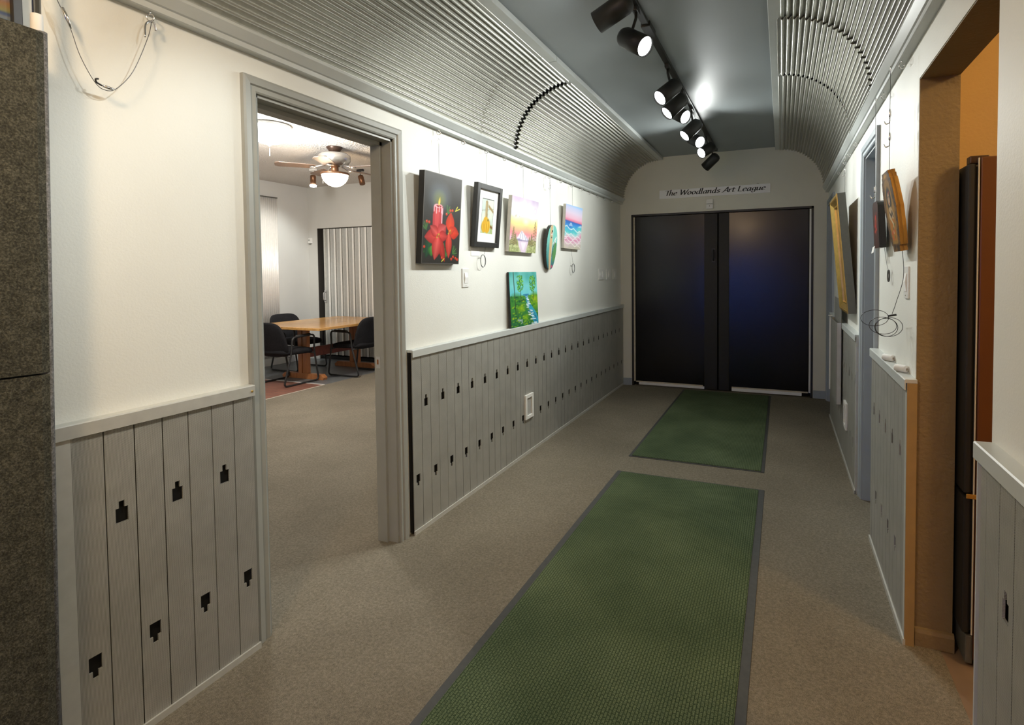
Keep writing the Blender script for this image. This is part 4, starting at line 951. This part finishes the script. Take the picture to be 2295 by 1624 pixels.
# sticky rolls on the right cap
for (y, lab) in ((2.745, 'small white paper roll on the wainscot cap, farther from the kitchen opening'), (2.465, 'small white paper roll on the wainscot cap, nearer the kitchen opening')):
    t = thing('paper_roll', lab, 'paper roll', (2.228, y, 0.989), group=None)
    MB().lathe([(0.005, -0.024), (0.014, -0.024), (0.0142, -0.02), (0.0142, 0.02), (0.014, 0.024), (0.005, 0.024)], (2.228, y, 0.9885+0.0142), 20, (0.6, -0.8, 0)).build('roll', M['paper'], t)
    MB().lathe([(0.0052, -0.0243), (0.0052, 0.0243)], (2.228, y, 0.9885+0.0142), 14, (0.6, -0.8, 0)).build('core', plain('card_core', (0.5, 0.45, 0.38), 0.8), t)
# perforated literature rack on the right wall
t = thing('brochure_rack', 'perforated metal brochure rack on the right wall before the far door', 'rack', (2.205, 4.86, 0.375))
MB().box(2.206, 2.2095, 4.56, 5.12, 0.375, 1.165).build('back_plate', M['perf2'], t)
MB().box(2.176, 2.1785, 4.56, 5.12, 0.375, 0.99).build('front_plate', M['perf2'], t)
MB().box(2.1785, 2.206, 4.56, 4.563, 0.375, 0.99).box(2.1785, 2.206, 5.117, 5.12, 0.375, 0.99).box(2.1785, 2.206, 4.563, 5.117, 0.375, 0.378).build('side_plates', M['alu'], t)
MB().bbox(2.168, 2.176, 5.095, 5.125, 0.38, 1.0, 0.001).bbox(2.160, 2.19, 5.08, 5.14, 1.0, 1.006, 0.001).build('end_post', M['white'], t)

# ------------------------------------------------------------------ name board with broad-nib lettering
t = thing('name_board', 'white board reading The Woodlands Art League above the black double door', 'sign', (1.063, L, 2.242))
SX0, SX1, SZ0, SZ1 = 0.452, 1.675, 2.242, 2.342
MB().bbox(SX0, SX1, L-0.012, L, SZ0, SZ1, 0.002).build('board', plain('white_board', (0.88, 0.88, 0.88), 0.4, var=0.01), t)
G = {  # skeleton strokes (x, y), advance; x-height .56, caps .92
 'T': ([[(0.02, .86), (.12, .91), (.36, .90), (.60, .93)], [(.33, .90), (.33, .02)]], .54),
 'h': ([[(.03, .98), (.05, .95), (.05, .0)], [(.05, .36), (.16, .52), (.27, .54), (.31, .44), (.31, .1), (.35, .01), (.41, .04)]], .43),
 'e': ([[(.05, .27), (.22, .29), (.34, .38), (.32, .50), (.22, .55), (.10, .45), (.05, .27), (.08, .09), (.20, .01), (.36, .09)]], .42),
 'W': ([[(.0, .92), (.06, .90), (.20, .02)], [(.20, .02), (.45, .88)], [(.45, .88), (.58, .02)], [(.58, .02), (.86, .92)]], .84),
 'o': ([[(.22, .55), (.09, .45), (.05, .26), (.10, .07), (.21, .01), (.34, .10), (.39, .30), (.34, .48), (.22, .55)]], .46),
 'd': ([[(.37, .50), (.24, .55), (.10, .42), (.05, .22), (.10, .04), (.20, .02), (.37, .22)], [(.37, .98), (.37, .08), (.42, .01), (.47, .04)]], .48),
 'l': ([[(.03, .97), (.07, .94), (.07, .08), (.12, .01), (.17, .04)]], .20),
 'a': ([[(.36, .50), (.24, .55), (.10, .42), (.05, .22), (.09, .04), (.19, .02), (.36, .24)], [(.36, .54), (.36, .08), (.41, .01), (.46, .04)]], .47),
 'n': ([[(.0, .50), (.06, .54), (.06, .0)], [(.06, .34), (.18, .51), (.29, .54), (.33, .44), (.33, .08), (.38, .01), (.43, .04)]], .45),
 's': ([[(.31, .48), (.20, .55), (.09, .47), (.11, .35), (.26, .24), (.29, .12), (.18, .01), (.04, .08)]], .36),
 'A': ([[(-.04, .0), (.10, .10), (.44, .93)], [(.44, .93), (.56, .02)], [(.20, .32), (.52, .32)]], .60),
 'r': ([[(.0, .50), (.06, .54), (.06, .0)], [(.06, .34), (.17, .50), (.27, .55), (.33, .50)]], .33),
 't': ([[(.12, .74), (.10, .60), (.10, .10), (.16, .01), (.28, .06)], [(.0, .53), (.28, .54)]], .29),
 'L': ([[(.10, .92), (.10, .03)], [(.10, .03), (.28, .04), (.46, .02)]], .49),
 'g': ([[(.36, .50), (.24, .55), (.10, .42), (.05, .24), (.10, .07), (.19, .05), (.36, .25)], [(.36, .54), (.36, -.12), (.27, -.26), (.12, -.26), (.03, -.17)]], .45),
 'u': ([[(.0, .50), (.06, .54), (.06, .12), (.14, .01), (.24, .06), (.35, .24)], [(.35, .54), (.35, .08), (.40, .01), (.45, .04)]], .46),
}
def write(text, x0, x1, zb, H, yf):
    adv = sum(.26 if c == ' ' else G[c][1]+.03 for c in text)
    k = (x1-x0)/adv; b = MB(); x = 0.0
    nw, na = 0.058, math.radians(22)
    nv = (nw*math.cos(na), nw*math.sin(na)); mv = (-0.020*math.sin(na), 0.020*math.cos(na))
    lay = 0
    for c in text:
        if c == ' ': x += .26; continue
        for stk in G[c][0]:
            pts = spline([(a, bb, 0) for a, bb in stk], 6) if len(stk) > 2 else [Vector((*stk[0], 0)), Vector((*stk[1], 0))]
            lay += 1; y = yf-0.00002*(lay % 3)
            for p0, p1 in zip(pts, pts[1:]):
                cand = [(p.x+s1*nv[0]+s2*mv[0], p.y+s1*nv[1]+s2*mv[1]) for p in (p0, p1) for s1 in (-1, 1) for s2 in (-1, 1)]
                cand = sorted(set(cand)); hull = []
                for seq in (cand, cand[::-1]):
                    part = []
                    for q in seq:
                        while len(part) >= 2 and (part[-1][0]-part[-2][0])*(q[1]-part[-2][1])-(part[-1][1]-part[-2][1])*(q[0]-part[-2][0]) <= 0: part.pop()
                        part.append(q)
                    hull += part[:-1]
                b.add([(x0+(x+px+0.20*py)*k, y, zb+py*H) for px, py in hull], [tuple(range(len(hull)))])
        x += G[c][1]+.03
    return b
write('The Woodlands Art League', SX0+0.055, SX1-0.052, SZ0+0.033, 0.062, L-0.0127).build('lettering', M['blk'], t)
MB().tube(fillet([(1.53, L-0.004, SZ1-0.004), (1.545, L-0.006, SZ1+0.014), (1.56, L-0.004, SZ1-0.004)], 0.006, closed=False), 0.0015, 6).build('hanger_loop', M['steelwire'], t)

# ------------------------------------------------------------------ runner mats
def runner(label, x0, x1, y0, y1, bw):
    t = thing('runner_mat', label, 'mat', ((x0+x1)/2, (y0+y1)/2, 0))
    MB().bbox(x0, x1, y0, y1, 0.0002, 0.004, 0.0015).build('rubber_border', M['rubber'], t)
    b = MB().bbox(x0+bw, x1-bw, y0+bw*0.6, y1-bw*0.6, 0.0036, 0.009, 0.002); b.build('ribbed_pile', M['mat'], t)
runner('nearer green ribbed runner mat, reaching the bottom edge', 0.742, 1.700, 0.35, 3.624, 0.034)
runner('farther green ribbed runner mat in front of the black double door', 0.735, 1.690, 3.942, 6.40, 0.022)

# ------------------------------------------------------------------ felt display panel at the left edge
t = thing('display_panel', 'grey felt covered display panel standing at the left edge', 'display panel', (0.07, 0.35, 0))
def feltslab(z0, z1, nm, dx=0.0):
    b = MB(); n = 40
    ol = [(0.062, -0.6), (0.100+dx, -0.6), (0.100+dx, 0.727), (0.094, 0.747), (0.080, 0.754), (0.066, 0.747), (0.062, 0.732)]
    b.prism(ol, z0, z1); return b.build(nm, M['felt'], t)
feltslab(0.01, 1.155, 'lower_felt'); feltslab(1.160, 2.005, 'upper_felt', 0.002)
MB().tube([(0.082, 0.746, 0.012), (0.082, 0.746, 2.01)], 0.0125, 12).build('edge_binding', M['feltedge'], t)
MB().tube([(0.052, 0.752, 0.009), (0.052, 0.752, 2.20)], 0.009, 14).build('support_pole', M['chrome'], t)
MB().lathe([(0.0115, 2.0), (0.0125, 2.002), (0.0125, 2.06), (0.0115, 2.062)], (0.052, 0.752, 0), 18).build('tape_wrap', M['paper'], t)
t.rotation_euler = (-0.0175, 0, 0)   # the panel leans very slightly

# ------------------------------------------------------------------ refrigerator in the kitchen
t = thing('refrigerator', 'tall refrigerator with brown side seen through the kitchen opening', 'refrigerator', (2.78, 2.6, 0))
MB().bbox(2.413, 3.10, 2.25, 2.93, 0.03, 1.765, 0.004).build('cabinet', M['fridge_side'], t)
for nm, z0, z1 in (('freezer_door', 0.12, 0.60), ('fridge_door', 0.612, 1.745)):
    d = MB().bbox(2.380, 2.402, 2.256, 2.928, z0, z1, 0.006).build(nm, M['fridge_door'], t)
    MB().box(2.402, 2.413, 2.262, 2.92, z0+0.01, z1-0.01).build('gasket', M['void'], d)
MB().bbox(2.392, 2.413, 2.258, 2.924, 0.012, 0.11, 0.004).build('toe_grille', M['greyside'], t)
MB().bbox(2.384, 2.44, 2.262, 2.30, 1.7455, 1.772, 0.004).build('hinge_cover', M['brown'], t)
MB().box(2.405, 2.409, 2.2485, 2.253, 0.12, 1.762).build('bright_edge', M['alu'], t)
MB().bbox(2.385, 2.42, 2.2455, 2.2505, 0.598, 0.614, 0.002).build('hinge_plate', M['gold'], t)
for fx in (2.45, 3.03): MB().box(fx, fx+0.04, 2.26, 2.30, -0.002, 0.031).build('foot', M['blk'], t)

# ------------------------------------------------------------------ studio furniture
def make_chair(label):
    """black sled base armchair, local coords, faces +y"""
    t = thing('sled_armchair', label, 'chair', (0, 0, 0), group='black sled armchairs round the table')
    MB().sell((0, 0.0, 0.415), (0.25, 0.25, 0.045), 0.55, 0.35, 40, 14, lambda x, y, z: (x, y, z+0.012*(y/0.24)**2*(1 if y < 0 else -1))).build('seat', M['fabric'], t, world=False)
    def bk(x, y, z):
        tt = (z+0.22)/0.44
        wid = 1.0+0.10*math.sin(PI*min(1, max(0, tt)))-0.10*max(0, tt-0.6)
        return (x*wid, y+0.55*x*x-0.06-0.14*(tt-0.5), z)
    MB().sell((0, -0.205, 0.585), (0.245, 0.032, 0.22), 0.42, 0.6, 40, 20, bk).build('backrest', M['fabric'], t, world=False)
    for s in (-1, 1):
        x = 0.262*s
        pts = fillet([(x, -0.27, 0.012), (x, 0.27, 0.012), (x, 0.205, 0.41), (x, 0.215, 0.615), (x, -0.13, 0.605), (x, -0.155, 0.39)], 0.055, 6)
        MB().tube(pts, 0.0115, 10, closed=True).build('side_frame', M['blk'], t, world=False)
        MB().tube([(x, 0.15, 0.619), (x, 0.14, 0.619), (x, -0.07, 0.613), (x, -0.08, 0.612)], [0.012, 0.019, 0.019, 0.012], 12).build('arm_pad', M['blk'], t, world=False)
    b = MB(); b.tube([(-0.262, 0.205, 0.375), (0.262, 0.205, 0.375)], 0.010, 8); b.tube([(-0.262, -0.165, 0.375), (0.262, -0.165, 0.375)], 0.010, 8); b.build('seat_rail', M['blk'], t, world=False)
    for s in (-0.09, 0.09): MB().tube([(s, -0.10, 0.372), (s, -0.20, 0.376), (s, -0.218, 0.42), (s, -0.235, 0.56)], 0.010, 8).build('back_bracket', M['blk'], t, world=False)
    return t
ch = make_chair('black sled armchair with its back to the doorway, nearest the camera')
ch.location = (-4.09, 5.09, 0.0)
dup(ch, (-3.70, 5.93, 0), (0, 0, PI/2), 'black sled armchair at the right side of the table')
dup(ch, (-4.80, 5.93, 0), (0, 0, -PI/2), 'black sled armchair behind the left side of the table')
t = thing('trestle_table', 'oak trestle table with honey top in the studio', 'table', (-4.12, 5.86, 0))
b = MB(); x0, x1, y0, y1, c = -4.77, -3.49, 5.06, 6.66, 0.012
b.bbox(x0, x1, y0, y1, 0.688, 0.722, 0.006); b.build('tabletop', M['oak'], t)
for y in (5.40, 6.34):
    for dx in (-0.085, -0.0, ): pass
    for xa in (-4.165, -4.075):
        MB().bbox(xa-0.035, xa+0.035, y-0.03, y+0.03, 0.07, 0.688, 0.004).build('post', M['oak2'], t)
    MB().bbox(-4.135, -4.105, y-0.02, y+0.02, 0.07, 0.688, 0.002).build('post_core', M['oak2'], t)
    b = MB(); pts = [(-4.48, 0.0), (-3.76, 0.0), (-3.75, 0.03), (-3.80, 0.07), (-4.44, 0.07), (-4.49, 0.03)]
    b.prism(pts, y-0.035, y+0.035, lambda x, z, yy: (x, yy, z)); b.build('base_bar', M['oak2'], t)
MB().bbox(-4.14, -4.10, 5.43, 6.31, 0.27, 0.40, 0.004).build('stretcher', plain('mahogany_stretcher', (0.20, 0.045, 0.03), 0.4, var=0.15), t)
# folding metal door in the recess
t = thing('folding_door', 'pleated metal folding door in the far studio wall', 'folding door', (-4.1, RY+0.06, 0))
b = MB(); x = AX0+0.13; pts = []; pw = 0.127
while x < AX1-0.01:
    pts += [(x, 0.012), (x+pw*0.50, 0.0), (x+pw*0.52, 0.030), (x+pw*0.74, 0.034), (x+pw*0.78, 0.004), (x+pw*0.98, 0.012)]; x += pw
n = len(pts); b.add([(px, RY+0.04+py, 0.07) for px, py in pts]+[(px, RY+0.04+py, AZ-0.012) for px, py in pts], [(i, i+1, n+i+1, n+i) for i in range(n-1)])
o = b.build('pleats', plain('pale_metal_pleats', (0.52, 0.53, 0.51), 0.4, 0.15, var=0.04), t); md = o.modifiers.new('thick', 'SOLIDIFY'); md.thickness = 0.003
PW = plain('pleat_light_white', (0.85, 0.85, 0.82), 0.45, var=0.02); PG = plain('dark_line_grey', (0.12, 0.12, 0.12), 0.6); x = AX0+0.13  # white strips paint in the light caught by the angled pleat faces
while x < -3.75:
    st = MB().bbox(x+pw*0.53, x+pw*0.77, RY+0.022, RY+0.036, 0.071, AZ-0.014, 0.004).build('pleat_light_strip', PW, t)
    MB().box(x+pw*0.505, x+pw*0.53, RY+0.024, RY+0.036, 0.071, AZ-0.014).build('dark_line', PG, st); x += pw  # thin dark line along each white strip
MB().bbox(AX0+0.10, AX0+0.135, RY+0.03, RY+0.075, 0.07, AZ-0.012, 0.003).build('lead_post', M['alu'], t)
h = MB(); h.bbox(AX0+0.105, AX0+0.15, RY+0.016, RY+0.031, 0.93, 1.13, 0.004); h.tube(fillet([(AX0+0.128, RY+0.016, 1.10), (AX0+0.128, RY-0.02, 1.09), (AX0+0.128, RY-0.02, 0.97), (AX0+0.128, RY+0.016, 0.96)], 0.015, closed=False), 0.008, 8); h.build('pull_handle', M['chrome'], t)
MB().box(AX0+0.006, AX1, RY+0.03, RY+0.09, 0.0, 0.05).build('floor_track', M['blk'], t)
# corrugated translucent screen on the studio's left wall
t = thing('corrugated_screen', 'tall shiny corrugated metal sheet on the left studio wall', 'corrugated sheet', (RX, 5.55, 0.12))
b = MB(); pts = []; k = 0
for i in range(0, 361):
    y = 4.7+1.44*i/360; pts.append((0.012+0.0075*math.sin(2*PI*(y-4.7)/0.034), y))
n = len(pts); b.add([(RX+px, py, 0.12) for px, py in pts]+[(RX+px, py, 2.565) for px, py in pts], [(i, i+1, n+i+1, n+i) for i in range(n-1)], True)
o = b.build('sheet', plain('pale_corrugated_sheet', (0.78, 0.75, 0.70), 0.3, 0.2, var=0.03), t); md = o.modifiers.new('thick', 'SOLIDIFY'); md.thickness = 0.0012
MB().box(RX+0.001, RX+0.03, 4.7, 6.14, 2.566, 2.58).build('top_channel', M['greyside'], t)
# ceiling fan
FXc, FYc = -2.85, 4.73
t = thing('ceiling_fan', 'ceiling fan with nickel motor, brown blades and glowing bowl lamp', 'ceiling fan', (FXc, FYc, RC))
MB().lathe([(0.085, -0.0005), (0.085, -0.012), (0.07, -0.03), (0.05, -0.06), (0.03, -0.075)], (FXc, FYc, RC), 32).build('canopy', M['brown'], t)
MB().lathe([(0.05, -0.07), (0.14, -0.075), (0.168, -0.095), (0.172, -0.15), (0.15, -0.185), (0.10, -0.205), (0.05, -0.21)], (FXc, FYc, RC), 40).build('motor_housing', M['nickel'], t)
MB().lathe([(0.05, -0.205), (0.058, -0.215), (0.040, -0.22), (0.040, -0.285), (0.05, -0.29)], (FXc, FYc, RC), 28).build('light_stem', M['copper'], t)
MB().lathe([(0.05, -0.286), (0.150, -0.290), (0.155, -0.300), (0.150, -0.310), (0.13, -0.312)], (FXc, FYc, RC), 40).build('bowl_rim', M['copper'], t)
MB().lathe([(0.143, -0.3125), (0.135, -0.350), (0.11, -0.392), (0.07, -0.425), (0.03, -0.440), (0.004, -0.443)], (FXc, FYc, RC), 36).build('glass_bowl', M['bowl'], t)
for k in range(5):
    a = math.radians(228+72*k); ca, sa = math.cos(a), math.sin(a)
    F = lambda r, s, z: (FXc+r*ca-s*sa, FYc+r*sa+s*ca, RC+z)
    b = MB(); pts = [(0.20, -0.05), (0.24, -0.058), (0.56, -0.072), (0.60, -0.05), (0.605, 0.0), (0.60, 0.05), (0.56, 0.072), (0.24, 0.058), (0.20, 0.05)]
    n = len(pts); b.add([F(r, s, -0.232+0.15*s) for r, s in pts]+[F(r, s, -0.226+0.15*s) for r, s in pts], [tuple(range(n))[::-1], tuple(range(n, 2*n))]+[(i, (i+1) % n, n+(i+1) % n, n+i) for i in range(n)])
    bl = b.build('blade', M['blade'], t)
    b = MB(); b.tube([F(0.10, 0, -0.205), F(0.16, 0, -0.222), F(0.22, 0, -0.236)], 0.010, 8); b.lathe([(0.03, -0.008), (0.034, 0.0), (0.03, 0.004)], F(0.225, 0, -0.238), 20); b.build('blade_arm', M['nickel'], bl)
MB().tube([(FXc-0.13, FYc-0.05, RC-0.30), (FXc-0.13, FYc-0.05, RC-0.40)], 0.0015, 6).build('pull_chain', M['white'], t)
point_lamp('fan_lamp', (FXc, FYc, RC-0.55), 16, (1.0, 0.72, 0.45), 0.12)
# flush dome lamp
t = thing('dome_lamp', 'glaring white dome ceiling lamp with finial and chain', 'ceiling lamp', (-2.72, 3.78, RC))
dx, dy = -2.72, 3.78
MB().lathe([(0.19, -0.0005), (0.20, -0.02), (0.19, -0.03)], (dx, dy, RC), 36).build('base_ring', M['white'], t)
MB().lathe([(0.19, -0.03), (0.185, -0.08), (0.15, -0.13), (0.09, -0.165), (0.02, -0.178)], (dx, dy, RC), 36).build('glass_dome', M['dome'], t)
MB().lathe([(0.03, -0.176), (0.031, -0.181), (0.012, -0.192), (0.006, -0.20), (0.003, -0.203)], (dx, dy, RC), 20).build('finial', M['greyside'], t)
MB().tube([(dx, dy, RC-0.218), (dx, dy, RC-0.29)], 0.002, 6).build('pull_chain', M['white'], t)
point_lamp('dome_bulb', (dx, dy, RC-0.30), 105, (1.0, 0.97, 0.92), 0.15)
# studio spotlights
def studio_spot(x, y, label, lit):
    t = thing('ceiling_spotlight', label, 'spotlight', (x, y, RC))
    b = MB(); b.bbox(x-0.05, x+0.05, y-0.02, y+0.02, RC-0.03, RC-0.0005, 0.004); b.tube([(x, y, RC-0.03), (x, y, RC-0.09)], 0.006, 8); b.build('mount', M['white'] if lit else M['blk'], t)
    A = Vector((-0.05, 0.03, -1)) if lit else Vector((0.35, -0.1, -0.9))
    MB().lathe([(0.02, 0), (0.035, 0.008), (0.037, 0.03), (0.037, 0.13), (0.03, 0.13)], (x, y, RC-0.085), 28, A).build('can', M['copper'], t)
    A.normalize()
    if lit:
        MB().lathe([(0.036, 0.131), (0.044, 0.136), (0.040, 0.158), (0.01, 0.165)], (x, y, RC-0.085), 28, A).build('lamp_face', M['lens'], t)
        spot_lamp('studio_lamp', Vector((x, y, RC-0.085))+A*0.2, (-0.75, 0.1, -0.66), 60, 85, CW, 0.04)
studio_spot(-4.05, 5.56, 'small copper ceiling spotlight, lit, left of the fan bowl', True)
studio_spot(-3.52, 5.87, 'small copper ceiling spotlight, unlit, right of the fan bowl', False)

# ------------------------------------------------------------------ world and output look
wd = bpy.data.worlds.new('world'); SC.world = wd; wd.use_nodes = True
nt = wd.node_tree; bg = nt.nodes['Background']
bg.inputs[0].default_value = (0.10, 0.24, 1.0, 1); bg.inputs[1].default_value = 2.6   # deep blue dusk outside the front door
for o in list(bpy.data.objects):
    if 'wo' in o: del o['wo']
vs = SC.view_settings
SC.display_settings.display_device = 'sRGB'
vs.view_transform = 'Standard'; vs.look = 'None'; vs.exposure = 0.42; vs.gamma = 1.0; vs.use_curve_mapping = False
